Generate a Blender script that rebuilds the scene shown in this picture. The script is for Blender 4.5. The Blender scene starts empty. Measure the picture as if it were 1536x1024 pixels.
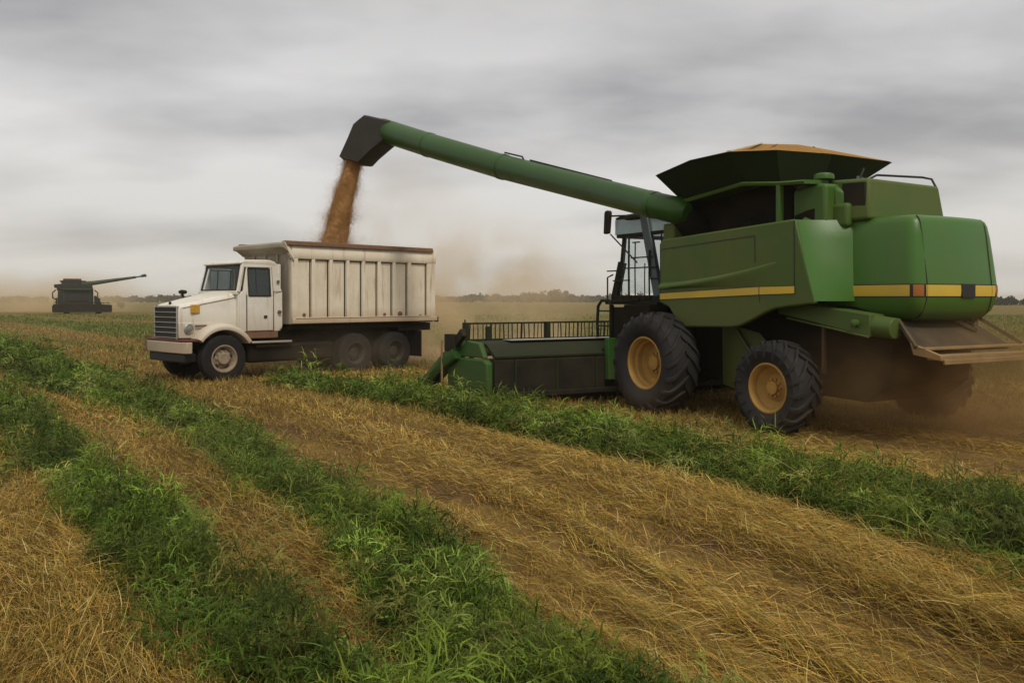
import bpy, bmesh, math, random
import numpy as np
from mathutils import Vector, Matrix, Euler
random.seed(7); RNG = np.random.default_rng(11)
scene = bpy.context.scene
COL = scene.collection
R = math.radians
PI = math.pi

# ------------------------------------------------------------------ materials
def nmat(name):
    m = bpy.data.materials.new(name); m.use_nodes = True
    nt = m.node_tree; nt.nodes.clear()
    out = nt.nodes.new('ShaderNodeOutputMaterial')
    return m, nt, out
def N(nt, typ, **kw):
    n = nt.nodes.new(typ)
    for k, v in kw.items():
        if k.startswith('i_'):
            n.inputs[k[2:].replace('_', ' ')].default_value = v
        else: setattr(n, k, v)
    return n
def ramp(nt, src, stops):
    r = nt.nodes.new('ShaderNodeValToRGB')
    el = r.color_ramp.elements
    while len(el) < len(stops): el.new(0.5)
    for e, (p, c) in zip(el, stops):
        e.position = p; e.color = (*c, 1) if len(c) == 3 else c
    nt.links.new(src, r.inputs[0]); return r
def mixc(nt, fac, a, b, mode='MIX'):
    m = nt.nodes.new('ShaderNodeMix'); m.data_type = 'RGBA'; m.blend_type = mode
    for s, i in ((fac, 0), (a, 6), (b, 7)):
        if hasattr(s, 'links'): nt.links.new(s, m.inputs[i])
        elif i == 0: m.inputs[0].default_value = s
        else: m.inputs[i].default_value = (*s, 1)
    return m.outputs[2]
def noise(nt, vec, scale, detail=4, rough=.55):
    n = N(nt, 'ShaderNodeTexNoise'); n.inputs['Scale'].default_value = scale
    n.inputs['Detail'].default_value = detail; n.inputs['Roughness'].default_value = rough
    if vec is not None: nt.links.new(vec, n.inputs['Vector'])
    return n.outputs['Fac']
def scaled(nt, vec, s):
    m = N(nt, 'ShaderNodeMapping'); m.inputs['Scale'].default_value = s
    nt.links.new(vec, m.inputs['Vector']); return m.outputs[0]

def paint(name, base, dirt=(.16, .115, .06), amt=.35, rough=.42, metal=0.0, streak=0.0, streakcol=(.13, .055, .02),
          scale=1.6, low=None, spec=.5, bump=.02):
    """painted or bare sheet metal with blotchy dust, fine speckle, optional vertical rust streaks and road dirt near the ground"""
    m, nt, out = nmat(name)
    tc = N(nt, 'ShaderNodeTexCoord'); obj = tc.outputs['Object']
    n1 = noise(nt, obj, scale, 6, .6); n2 = noise(nt, obj, scale * 14, 3, .6)
    r1 = ramp(nt, n1, [(.36, (0, 0, 0)), (.72, (1, 1, 1))])
    mul = N(nt, 'ShaderNodeMath', operation='MULTIPLY'); nt.links.new(r1.outputs[0], mul.inputs[0]); mul.inputs[1].default_value = amt
    add = N(nt, 'ShaderNodeMath', operation='MULTIPLY_ADD'); nt.links.new(n2, add.inputs[0]); add.inputs[1].default_value = amt * .35
    nt.links.new(mul.outputs[0], add.inputs[2]); add.use_clamp = True
    c = mixc(nt, add.outputs[0], base, dirt)
    if streak > 0:
        s1 = noise(nt, scaled(nt, obj, (7, 7, .55)), 1.0, 5, .65)
        sr = ramp(nt, s1, [(.58, (0, 0, 0)), (.74, (1, 1, 1))])
        mm = N(nt, 'ShaderNodeMath', operation='MULTIPLY'); nt.links.new(sr.outputs[0], mm.inputs[0]); mm.inputs[1].default_value = streak
        c = mixc(nt, mm.outputs[0], c, streakcol)
        s2 = noise(nt, obj, 9, 6, .7); sr2 = ramp(nt, s2, [(.66, (0, 0, 0)), (.72, (1, 1, 1))])
        mm2 = N(nt, 'ShaderNodeMath', operation='MULTIPLY'); nt.links.new(sr2.outputs[0], mm2.inputs[0]); mm2.inputs[1].default_value = streak
        c = mixc(nt, mm2.outputs[0], c, streakcol)
    if low is not None:      # mud thrown up from the field, thinning out with height
        z0, z1, lcol, la = low
        sp = N(nt, 'ShaderNodeSeparateXYZ'); nt.links.new(obj, sp.inputs[0])
        ad = N(nt, 'ShaderNodeMath', operation='MULTIPLY_ADD'); nt.links.new(n1, ad.inputs[0]); ad.inputs[1].default_value = .6; nt.links.new(sp.outputs[2], ad.inputs[2])
        mr = N(nt, 'ShaderNodeMapRange'); nt.links.new(ad.outputs[0], mr.inputs[0])
        mr.inputs[1].default_value = z0 + .3; mr.inputs[2].default_value = z1 + .3; mr.inputs[3].default_value = la; mr.inputs[4].default_value = 0
        c = mixc(nt, mr.outputs[0], c, lcol)
    b = N(nt, 'ShaderNodeBsdfPrincipled'); nt.links.new(c, b.inputs['Base Color'])
    b.inputs['Metallic'].default_value = metal; b.inputs['Specular IOR Level'].default_value = spec
    rr = N(nt, 'ShaderNodeMapRange'); nt.links.new(add.outputs[0], rr.inputs[0]); rr.inputs[3].default_value = rough; rr.inputs[4].default_value = min(1, rough + .45)
    nt.links.new(rr.outputs[0], b.inputs['Roughness'])
    if bump:
        bp = N(nt, 'ShaderNodeBump'); bp.inputs['Strength'].default_value = bump * 5; bp.inputs['Distance'].default_value = .02
        nt.links.new(noise(nt, obj, 2.3, 3), bp.inputs['Height']); nt.links.new(bp.outputs[0], b.inputs['Normal'])
    nt.links.new(b.outputs[0], out.inputs[0]); return m

def glass(name, tint, alpha, rough=.03):
    m, nt, out = nmat(name)
    g = N(nt, 'ShaderNodeBsdfPrincipled'); g.inputs['Base Color'].default_value = (*tint, 1); g.inputs['Roughness'].default_value = rough
    t = N(nt, 'ShaderNodeBsdfTransparent'); t.inputs[0].default_value = (.93, .97, .97, 1)
    mx = N(nt, 'ShaderNodeMixShader')
    tc = N(nt, 'ShaderNodeTexCoord'); n1 = noise(nt, tc.outputs['Object'], 3, 4)
    ma = N(nt, 'ShaderNodeMath', operation='MULTIPLY_ADD'); nt.links.new(n1, ma.inputs[0]); ma.inputs[1].default_value = .25; ma.inputs[2].default_value = alpha - .12
    nt.links.new(ma.outputs[0], mx.inputs[0]); nt.links.new(t.outputs[0], mx.inputs[1]); nt.links.new(g.outputs[0], mx.inputs[2])
    nt.links.new(mx.outputs[0], out.inputs[0]); return m

def leafmat(name, transl=.3, rough=.6):
    m, nt, out = nmat(name)
    a = N(nt, 'ShaderNodeAttribute', attribute_name='tint')
    b = N(nt, 'ShaderNodeBsdfPrincipled'); nt.links.new(a.outputs['Color'], b.inputs['Base Color']); b.inputs['Roughness'].default_value = rough
    b.inputs['Specular IOR Level'].default_value = .12
    t = N(nt, 'ShaderNodeBsdfTranslucent'); nt.links.new(a.outputs['Color'], t.inputs[0])
    mx = N(nt, 'ShaderNodeMixShader'); mx.inputs[0].default_value = transl
    nt.links.new(b.outputs[0], mx.inputs[1]); nt.links.new(t.outputs[0], mx.inputs[2]); nt.links.new(mx.outputs[0], out.inputs[0]); return m

DUST = (.25, .185, .10)
M = {}
M['green'] = paint('green paint', (.040, .112, .013), (.12, .11, .03), .30, .42, low=(1.4, 2.3, (.10, .085, .03), .35), spec=.35)
M['green_dusty'] = paint('dusty green paint', (.050, .098, .012), (.15, .13, .04), .34, .5, streak=.22, streakcol=(.13, .12, .045), low=(1.3, 2.2, (.10, .085, .03), .5), spec=.35)
M['green_hood'] = paint('hood green paint', (.040, .140, .012), (.10, .115, .03), .26, .30, streak=.15, streakcol=(.10, .11, .035), low=(1.55, 2.1, (.06, .055, .02), .5), spec=.45)
M['green_flap_shaded'] = paint('shade-darkened flap green', (.010, .022, .005), (.03, .028, .010), .3, .7, spec=.15)  # green darkened; shade on the down-facing flaps put into the colour
M['green_dark'] = paint('dark green steel', (.010, .020, .006), (.05, .038, .017), .4, .65, spec=.25)
M['green_auger'] = paint('auger green paint', (.018, .080, .007), (.045, .05, .015), .22, .34, streak=.3, streakcol=(.07, .035, .012), spec=.35)
M['header_green'] = paint('header green paint', (.020, .100, .012), (.10, .075, .03), .3, .5, low=(.1, .9, (.09, .065, .025), .5), spec=.3)
M['yellow'] = paint('stripe yellow', (.62, .42, .03), (.36, .25, .08), .35, .45)
M['rim_yellow'] = paint('rim yellow paint', (.46, .26, .055), (.22, .14, .06), .5, .55, scale=3, spec=.3)
M['amber_pale'] = paint('aged amber lens', (.55, .30, .03), (.35, .2, .05), .4, .3, scale=9)
M['amber'] = paint('amber lens', (.36, .12, .016), (.2, .09, .025), .4, .35, scale=6)
M['black'] = paint('black trim', (.008, .008, .008), (.04, .033, .024), .3, .5)
M['steel_dark'] = paint('dark dusty steel', (.010, .010, .007), (.06, .045, .023), .42, .75, spec=.2)
M['under'] = paint('shadowed chassis steel', (.008, .0075, .006), (.045, .034, .018), .4, .9, spec=.1)  # near-black steel; shade of undersides and recesses is put into this colour
M['under_dust'] = paint('dust caked steel', (.05, .036, .02), (.17, .115, .055), .7, .9, scale=2.4)
M['apron'] = paint('dusty apron steel', (.030, .022, .012), (.11, .075, .034), .7, .9, scale=2.4)
M['tan'] = paint('dust caked board', (.30, .19, .075), (.19, .12, .05), .8, .85, scale=3)
M['rubber'] = paint('rubber', (.009, .009, .010), (.05, .04, .028), .28, .8, scale=2.5, bump=.05, spec=.25)
M['rubber_ag'] = paint('tractor tyre rubber', (.012, .012, .014), (.06, .05, .036), .3, .7, scale=2.5, low=(-.9, -.3, (.10, .075, .04), .55), bump=.04, spec=.3)
M['spout'] = paint('spout rubber', (.026, .026, .023), (.06, .054, .042), .45, .7, spec=.3)
M['white'] = paint('aged white paint', (.78, .755, .675), (.44, .36, .25), .4, .42, streak=.55, streakcol=(.24, .13, .05), low=(.9, 1.7, (.34, .24, .13), .8))
M['white_bed'] = paint('aged cream bed paint', (.78, .71, .57), (.50, .39, .24), .42, .5, streak=.65, streakcol=(.26, .13, .05), low=(1.3, 1.8, (.34, .21, .10), .85))
M['bed_grey'] = paint('grey bed steel', (.30, .27, .21), (.2, .15, .09), .5, .6, streak=.4)
M['rust'] = paint('rusty rail', (.13, .06, .03), (.24, .15, .08), .5, .8, scale=4, streak=.3)
M['rust_red'] = paint('rust red strip', (.12, .03, .02), (.1, .06, .03), .4, .7)
M['chrome'] = paint('dull chrome', (.55, .53, .48), (.3, .24, .16), .4, .3, metal=.7)
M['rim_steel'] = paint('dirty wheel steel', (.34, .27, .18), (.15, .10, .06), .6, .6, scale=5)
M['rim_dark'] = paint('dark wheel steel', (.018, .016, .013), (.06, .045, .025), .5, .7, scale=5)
M['cabin'] = paint('cab interior', (.02, .022, .02), (.06, .05, .04), .3, .8)
M['lens'] = paint('lamp lens', (.20, .22, .20), (.12, .1, .07), .4, .15)
M['pillar_blue'] = paint('blue grey pillar paint', (.055, .09, .105), (.07, .065, .05), .3, .45)
M['tarp'] = paint('ochre tarpaulin', (.34, .18, .032), (.20, .11, .032), .55, .8, scale=3, bump=.06, spec=.2)
M['pale'] = paint('pale strap', (.62, .6, .52), (.4, .34, .24), .4, .6)
M['glass_clear'] = glass('clear glass', (.35, .42, .43), .16)
M['glass_blue'] = glass('blue tinted glass', (.46, .62, .68), .5)
M['glass_ws'] = glass('dusty windscreen glass', (.045, .07, .065), .30)
M['glass_door'] = glass('dark door glass', (.05, .065, .06), .55)
M['leaf'] = leafmat('green foliage', .3, .55)
M['straw'] = leafmat('straw', .15, .6)
M['treeleaf'] = leafmat('tree foliage', .15, .8)
M['bark'] = paint('bark', (.06, .045, .03), (.1, .08, .05), .5, .9, scale=4)
M['far_dark'] = paint('far dark green paint', (.010, .016, .008), (.04, .034, .02), .4, .7)
M['far_green'] = paint('far green paint', (.03, .055, .025), (.06, .05, .03), .4, .6)

# ------------------------------------------------------------------ mesh helpers
class MB:
    def __init__(s): s.v = []; s.f = []; s.mi = []; s.cur = 0
    def add(s, vs, fs):
        o = len(s.v); s.v += [tuple(p) for p in vs]
        for f in fs: s.f.append([i + o for i in f]); s.mi.append(s.cur)
        return s
    def box(s, x0, x1, y0, y1, z0, z1, taper=None):
        tx, ty = taper or (0, 0)
        return s.add([(x0, y0, z0), (x1, y0, z0), (x1, y1, z0), (x0, y1, z0),
                      (x0 + tx, y0 + ty, z1), (x1 - tx, y0 + ty, z1), (x1 - tx, y1 - ty, z1), (x0 + tx, y1 - ty, z1)],
                     [(3, 2, 1, 0), (4, 5, 6, 7), (0, 1, 5, 4), (1, 2, 6, 5), (2, 3, 7, 6), (3, 0, 4, 7)])
    def prism(s, pts, a, b, axis='y'):
        """polygon pts (x,z) pulled from y=a to y=b (axis y), or (y,z) along x, or (x,y) along z"""
        def P(p, t):
            return {'y': (p[0], t, p[1]), 'x': (t, p[0], p[1]), 'z': (p[0], p[1], t)}[axis]
        n = len(pts)
        return s.add([P(p, a) for p in pts] + [P(p, b) for p in pts],
                     [tuple(range(n))[::-1], tuple(range(n, 2 * n))] + [(i, (i + 1) % n, n + (i + 1) % n, n + i) for i in range(n)])
    def loft(s, rings, closed=True, caps=True):
        n = len(rings[0]); vs = [p for r in rings for p in r]; fs = []
        for k in range(len(rings) - 1):
            for i in range(n if closed else n - 1):
                j = (i + 1) % n
                fs.append((k * n + i, k * n + j, (k + 1) * n + j, (k + 1) * n + i))
        if caps and closed:
            fs.append(tuple(range(n))[::-1]); fs.append(tuple(range((len(rings) - 1) * n, len(rings) * n)))
        return s.add(vs, fs)
    def tube(s, path, r, n=8, caps=True):
        P = [Vector(p) for p in path]; rs = r if isinstance(r, (list, tuple)) else [r] * len(P)
        rings = []; up = None
        for i, p in enumerate(P):
            d = (P[min(i + 1, len(P) - 1)] - P[max(i - 1, 0)]).normalized()
            if up is None: up = Vector((0, 0, 1)) if abs(d.z) < .9 else Vector((1, 0, 0))
            a = d.cross(up).normalized(); b = a.cross(d).normalized(); up = b
            rings.append([tuple(p + (a * math.cos(t) + b * math.sin(t)) * rs[i]) for t in [2 * PI * k / n for k in range(n)]])
        return s.loft(rings, True, caps)
    def bar(s, p, q, w, h):
        """rectangular bar from p to q, w wide (horizontal), h tall"""
        p, q = Vector(p), Vector(q); d = (q - p).normalized()
        a = d.cross(Vector((0, 0, 1)))
        a = a.normalized() if a.length > 1e-4 else Vector((0, 1, 0)); b = a.cross(d).normalized()
        c = [(-w / 2, -h / 2), (w / 2, -h / 2), (w / 2, h / 2), (-w / 2, h / 2)]
        return s.loft([[tuple(o + a * i + b * j) for i, j in c] for o in (p, q)])
    def lathe(s, prof, n=40, axis='y', o=(0, 0, 0), closed=False):
        """profile of (radius, along-axis)"""
        rings = []
        for k in range(n):
            t = 2 * PI * k / n; c, q = math.cos(t), math.sin(t)
            rings.append([{'y': (o[0] + r * c, o[1] + h, o[2] + r * q), 'z': (o[0] + r * c, o[1] + r * q, o[2] + h), 'x': (o[0] + h, o[1] + r * c, o[2] + r * q)}[axis] for r, h in prof])
        rings.append(rings[0]); m = len(prof); vs = [p for r in rings[:-1] for p in r]; fs = []
        for k in range(n):
            k2 = (k + 1) % n
            for i in range(m if closed else m - 1):
                j = (i + 1) % m; fs.append((k * m + i, k * m + j, k2 * m + j, k2 * m + i))
        return s.add(vs, fs)
    def mirror(s):
        t = MB(); t.v = [(x, -y, z) for x, y, z in s.v]; t.f = [f[::-1] for f in s.f]; t.mi = list(s.mi); return t
    def pieces(s):
        par = list(range(len(s.v)))
        def fd(i):
            while par[i] != i: par[i] = par[par[i]]; i = par[i]
            return i
        for f in s.f:
            for i in f[1:]: par[fd(i)] = fd(f[0])
        out = {}
        for f, m in zip(s.f, s.mi): out.setdefault(fd(f[0]), []).append((f, m))
        res = []
        for fs in out.values():
            t = MB(); mp = {}
            for f, m in fs:
                for i in f:
                    if i not in mp: mp[i] = len(t.v); t.v.append(s.v[i])
                t.f.append([mp[i] for i in f]); t.mi.append(m)
            res.append(t)
        return res
    def each(s, name, mats, parent=None, **kw):
        return [t.build(name, mats, parent, **kw) for t in s.pieces()]
    def build(s, name, mats, parent=None, bevel=0, smooth=True, angle=35, loc=None, segs=2):
        me = bpy.data.meshes.new(name); me.from_pydata(s.v, [], s.f)
        for m in (mats if isinstance(mats, (list, tuple)) else [mats]): me.materials.append(m)
        if len(set(s.mi)) > 1: me.polygons.foreach_set('material_index', s.mi)
        bm = bmesh.new(); bm.from_mesh(me); bmesh.ops.recalc_face_normals(bm, faces=bm.faces); bm.to_mesh(me); bm.free()
        if smooth:
            me.polygons.foreach_set('use_smooth', [True] * len(me.polygons)); me.set_sharp_from_angle(angle=R(angle))
        o = bpy.data.objects.new(name, me); COL.objects.link(o)
        if loc: o.location = loc
        if parent is not None: o.parent = parent
        if bevel:
            b = o.modifiers.new('edges', 'BEVEL'); b.width = bevel; b.segments = segs; b.limit_method = 'ANGLE'; b.angle_limit = R(40)
            b.harden_normals = False
        return o
def empty(name, loc, rz, label, cat, group=None):
    o = bpy.data.objects.new(name, None); COL.objects.link(o); o.location = loc; o.rotation_euler = (0, 0, rz)
    o['label'] = label; o['category'] = cat
    if group: o['group'] = group
    return o
def tag(o, label, cat=None, kind=None, group=None):
    o['label'] = label
    if cat: o['category'] = cat
    if kind: o['kind'] = kind
    if group: o['group'] = group
    return o
def joint(name, parent, loc):
    o = bpy.data.objects.new(name, None); COL.objects.link(o); o.parent = parent; o.location = loc; return o
def rrect(cx, cy, hx, hy, r, n=4):
    pts = []
    for (sx, sy, a0) in ((1, 1, 0), (-1, 1, 90), (-1, -1, 180), (1, -1, 270)):
        for k in range(n + 1):
            a = R(a0 + 90 * k / n); pts.append((cx + sx * (hx - r) + r * math.cos(a), cy + sy * (hy - r) + r * math.sin(a)))
    return pts

# ------------------------------------------------------------------ wheels
def ag_tyre(r, w, rr, lugs, lh):
    """farm tyre: rounded carcass plus angled lugs that wrap over the shoulder"""
    h = w / 2; b = MB()
    prof = [(rr, h * .62), (rr + .03, h * .74), (rr + (r - rr) * .3, h * .93), (rr + (r - rr) * .58, h), (r - .14, h * .95), (r - .075, h * .85), (r - lh, h * .62), (r - lh + .012, h * .25), (r - lh + .015, 0)]
    full = prof + [(a, -c) for a, c in prof[-2::-1]]
    b.lathe(full, 56)
    b.lathe([(rr, -h * .62), (rr, h * .62)], 56)
    for k in range(lugs):
        for sd in (1, -1):
            ph0 = 2 * PI * (k + (.5 if sd < 0 else 0)) / lugs
            st = []
            for t in (0, .25, .5, .72, .88, 1.0, 1.08):
                y = h * min(1.0, t) * 1.0
                rad = r - .0 if t < .6 else r - [0, .012, .05, .12, .2][[.5, .72, .88, 1.0, 1.08].index(t)]
                base = r - lh - .02 if t < .8 else rad - .05
                ph = ph0 + .42 * t ** .9 * (.9 / r) ** .2
                dw = (.034 + .012 * t) * .9 / r * (1 if t < 1.05 else .6)
                ring = []
                for (q, rd) in ((-dw * 1.25, base), (-dw * .8, rad), (dw * .8, rad), (dw * 1.25, base)):
                    yy = y if rd == rad else y * .97
                    if t > 1.05: yy = y * 1.0
                    ring.append((rd * math.cos(ph + q), sd * (yy - .03 if t == 0 else yy), rd * math.sin(ph + q)))
                st.append(ring)
            b.loft(st)
    return b
def ag_rim(rr, w, out, dish):
    """wheel disc seen from outside (+y): flange, stepped barrel, recessed disc, hub"""
    b = MB(); h = w / 2 * .62
    b.lathe([(rr + .035, out - .01), (rr + .035, out + .015), (rr + .01, out + .02), (rr - .005, out), (rr - .03, out - .05), (rr - .03, out - .1), (rr - .065, out - .13), (rr - .075, out - dish * .75), (rr - .13, out - dish),
             (rr * .5, out - dish + .02), (rr * .42, out - dish + .05), (rr * .3, out - dish + .05), (rr * .28, out - dish + .11), (.0, out - dish + .12)], 48)
    b.lathe([(rr - .01, out - .12), (rr - .01, -h)], 40)
    for k in range(10):
        a = 2 * PI * k / 10; c = (rr * .37 * math.cos(a), rr * .37 * math.sin(a))
        b.lathe([(.02, out - dish + .04), (.02, out - dish + .08), (0, out - dish + .082)], 8, o=(c[0], 0, c[1]))
    return b
def ag_wheel(parent, loc, r, w, rr, lugs, side, phase=0, dish=.2, dust=None):
    j = joint('wheel', parent, loc)
    t = ag_tyre(r, w, rr, lugs, .055); q = ag_rim(rr, w, w / 2 * .72, dish)
    if side < 0: t, q = t.mirror(), q.mirror()
    to = t.build('tyre', M['rubber_ag'], j, angle=40); ro = q.build('rim', dust or M['rim_yellow'], j, angle=30)
    to.rotation_euler = (0, phase, 0)
    return j

# ------------------------------------------------------------------ the near combine harvester
CB_LOC = (5.46, 13.69, 0.0); CB_ROT = R(119.75)
H = empty('combine_harvester', CB_LOC, CB_ROT, 'large dusty green combine harvester with yellow stripes unloading grain through its raised auger', 'combine harvester')

# main side panels (left faces the camera, right is its mirror)
PAN = [(2.9, 3.03), (2.84, 3.06), (-.12, 3.185), (-.18, 3.17), (-.54, 1.94), (-.08, 1.895), (.2, 1.86), (.4, 1.80), (.72, 1.665), (.95, 1.58), (1.15, 1.55), (2.2, 1.53), (2.33, 1.55), (2.48, 1.64), (2.57, 1.76), (2.68, 1.87), (2.92, 1.95), (2.93, 2.2)]
def panel_mb():
    b = MB(); b.prism(PAN, 1.50, 1.6); return b
def swoosh_mb():
    b = MB(); cols = []
    for k in range(13):
        t = k / 12; x = 2.88 - 2.7 * t; zr = 2.245 + .105 * t + .22 * t * t; p = .06 * (1 - t) ** .6 + .003
        zl = 2.16 + .0 * t
        cols.append([(x, 1.597, zr + .035 * (1 - t) + .01), (x, 1.6 + p * .8, zr - .005), (x, 1.6 + p, zr - .03 * (1 - .3 * t)), (x, 1.6 + p * .9, zr - .06), (x, 1.6 + p * .55, (zl + zr) / 2 - .01), (x, 1.602, zl + .035)])
    b.loft(cols, closed=False); return b
def seam_mb():
    b = MB()
    for path in ([(2.86, 2.885), (.62, 2.985), (.61, 2.57)], [(.53, 2.47), (.51, 2.3), (.52, 1.95)], [(-.165, 3.16), (-.17, 2.1)], [(2.89, 2.99), (2.89, 2.0)]):
        for (x0, z0), (x1, z1) in zip(path, path[1:]): b.bar((x0, 1.6, z0), (x1, 1.6, z1), .008, .016)
    return b
def stripe_mb(d, g):
    b = MB()
    for x0, x1, za, zb in ((2.89, .535, (2.0, 2.105), (2.075, 2.19)), (.515, -.17, (2.075, 2.19), (2.09, 2.195))):
        b.add([(x0 + g, 1.6, za[0] - g), (x1 - g, 1.6, zb[0] - g), (x1 - g, 1.6, zb[1] + g), (x0 + g, 1.6, za[1] + g), (x0 + g, 1.6 + d, za[0] - g), (x1 - g, 1.6 + d, zb[0] - g), (x1 - g, 1.6 + d, zb[1] + g), (x0 + g, 1.6 + d, za[1] + g)],
              [(0, 1, 2, 3), (7, 6, 5, 4), (0, 4, 5, 1), (1, 5, 6, 2), (2, 6, 7, 3), (3, 7, 4, 0)])
    return b
for sd in (1, -1):
    f = (lambda b: b) if sd > 0 else (lambda b: b.mirror())
    po = f(panel_mb()).build('side_panel', M['green_dusty'], H, bevel=.03, segs=3)
    f(swoosh_mb()).build('swoosh_crease', M['green_dusty'], po, angle=60)
    f(seam_mb()).build('panel_seam', M['black'], po)
    f(stripe_mb(.006, .012)).build('stripe_border', M['black'], po)
    f(stripe_mb(.011, 0)).build('yellow_stripe', M['yellow'], po)

# rear hood: horizontal rounded sections that bulge at stripe height
LV = [(1.69, .66, -1.42), (1.715, .76, -1.54), (1.76, .845, -1.62), (1.85, .915, -1.685), (2.0, .955, -1.725), (2.12, .965, -1.735), (2.25, .963, -1.73), (2.6, .935, -1.695), (2.9, .905, -1.665), (3.06, .88, -1.64), (3.125, .86, -1.615), (3.16, .83, -1.58), (3.178, .77, -1.52)]
def lv(z):
    for (a, w, r), (b, w2, r2) in zip(LV, LV[1:]):
        if a <= z <= b:
            t = (z - a) / (b - a); return w + (w2 - w) * t, r + (r2 - r) * t
def hood_ring(z, w, r, off=0, xf=-.2):
    c = .17; pts = [(xf, w + off, z)]
    for k in range(9):
        x = -.45 + (r + c + .45) * k / 8; pts.append((x, w + off, z))
    for k in range(1, 7):
        a = R(90 * k / 6); pts.append((r + c - (c + off) * math.sin(a), w - c + (c + off) * math.cos(a), z))
    for k in range(1, 24):
        y = (w - c) * (1 - k / 24); bul = .03 * (1 - (y / (w - c)) ** 2); pts.append((r - off - bul, y, z))
    return pts + [(x, -y, zz) for x, y, zz in pts[::-1]]
b = MB(); b.loft([hood_ring(z, w, r) for z, w, r in LV]); hood = b.build('rear_hood', M['green_hood'], H, angle=50)
def band(z0, z1, off, sel):
    b = MB()
    rings = []
    for z in (z0, (z0 + z1) / 2, z1):
        w, r = lv(z); rings.append([p for p in hood_ring(z, w, r, off) if sel(p)])
    inner = [[(x + .02 * (x < -1.5), y - .02 * (1 if y > 0 else -1) * (abs(y) > .9), z) for x, y, z in r] for r in rings]
    return b.loft([[rings[0][i], rings[1][i], rings[2][i], inner[2][i], inner[1][i], inner[0][i]] for i in range(len(rings[0]))])
band(2.03, 2.215, .005, lambda p: p[0] < -.58).build('stripe_border', M['black'], hood, angle=50)
band(2.045, 2.2, .010, lambda p: -1.63 < p[0] < -.58 and p[1] > 0).build('yellow_stripe', M['yellow'], hood, angle=50)
band(2.045, 2.2, .010, lambda p: -1.63 < p[0] < -.58 and p[1] < 0).build('yellow_stripe', M['yellow'], hood, angle=50)
band(2.045, 2.2, .010, lambda p: p[0] < -1.6 and .055 < p[1] < .80).build('yellow_stripe', M['yellow'], hood, angle=50)
band(2.045, 2.2, .010, lambda p: p[0] < -1.6 and -.80 < p[1] < -.24).build('yellow_stripe', M['yellow'], hood, angle=50)
for s in (1, -1):
    band(2.045, 2.2, .013, lambda p: p[0] < -1.62 and p[1] * s > .79).build('reflector', M['amber'], hood, angle=50)
b = MB(); b.box(-1.785, -1.70, -.25, .06, 2.025, 2.22); b.build('black_plate', M['black'], hood, bevel=.006)
for y in (.77, -.70):
    b = MB(); path = []
    for z, w, r in LV[1:-1]: path.append((r - .004 - (.03 * (1 - (y / (w - .17)) ** 2) if abs(y) < w - .17 else -.012), y + (.03 if y < 0 else 0) * (z - 2) * .5, z))
    b.tube(path, .0075, 6); b.build('panel_seam', M['black'], hood)
# concave flare between side panel and hood
def flare_mb():
    b = MB(); rows = []
    for k in range(9):
        t = k / 8; z = 3.175 - 1.2 * t; xe = -.165 - .365 * t; w, r = lv(max(1.7, z - .001)); row = []
        for q in range(9):
            s = q / 8; y = 1.595 + (w - .005 - 1.595) * s
            x = xe + (-.62 - .1 * t - xe) * (s ** 2.2) - .05 * math.sin(PI * s)
            row.append((x, y, z))
        rows.append(row)
    b.loft(rows, closed=False)
    b.loft([[(x + .16, y, z) for x, y, z in r] for r in rows], closed=False); 
    return b
flare_mb().build('flare_panel', M['green_hood'], H, angle=60); flare_mb().mirror().build('flare_panel', M['green_hood'], H, angle=60)

# deck, grain tank, brow, hopper
b = MB(); b.box(-.12, 3.0, -1.48, 1.48, 2.9, 3.06); b.box(-1.3, -.35, -.8, .8, 2.9, 3.15); b.build('engine_deck', M['under'], H)
b = MB(); b.box(.42, 2.95, -.95, .95, 3.06, 3.86); b.box(.44, 1.5, .95, .97, 3.12, 3.7); b.build('grain_tank', M['under'], H, bevel=.02)  # tank near black: shade of the recess below the brow put into its colour
b = MB(); b.box(2.96, 3.3, -.92, .92, 2.0, 3.5); b.box(2.7, 3.0, 1.0, 1.45, 3.0, 3.35); b.build('cab_bulkhead', M['green_dusty'], H, bevel=.03)
for sd in (1, -1):
    b = MB(); Z = [(2.72, 3.72), (1.07, 3.885), (.3, 3.80), (-.2, 3.77)]
    b.loft([[(x, .9, z + .03), (x, 1.42, z), (x, 1.44, z - .02), (x, 1.42, z - .06), (x, .9, z - .03)] for x, z in Z])
    (b if sd > 0 else b.mirror()).build('tank_brow', M['green'], H, angle=40)
b = MB()
for sd in (1, -1): b.bar((.32, sd * 1.38, 3.06), (.32, sd * 1.38, 3.76), .09, .08)
b.each('brow_post', M['green'], H, bevel=.01)
LIP = [(2.93, 1.68, 4.2), (1.95, 1.76, 4.32), (1.05, 1.74, 4.33), (.55, 1.2, 4.33), (.50, .0, 4.36), (.62, -1.68, 4.38), (1.95, -1.78, 4.42), (2.93, -1.68, 4.28), (3.02, 0, 4.28)]
BOT = [(2.66, 1.30, 3.74), (1.7, 1.30, 3.86), (1.1, 1.26, 3.84), (.75, .9, 3.84), (.7, 0, 3.84), (1.0, -.95, 3.86), (1.5, -1.3, 3.88), (2.66, -1.3, 3.78), (2.72, 0, 3.78)]
b = MB(); ins = lambda P, k, dz: [(1.8 + (x - 1.8) * k, y * k, z + dz) for x, y, z in P]
b.loft([BOT, LIP, ins(LIP, .985, .0), ins(BOT, .97, .04)], caps=False); b.build('hopper_extension', M['green_flap_shaded'], H, angle=10)
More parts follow.
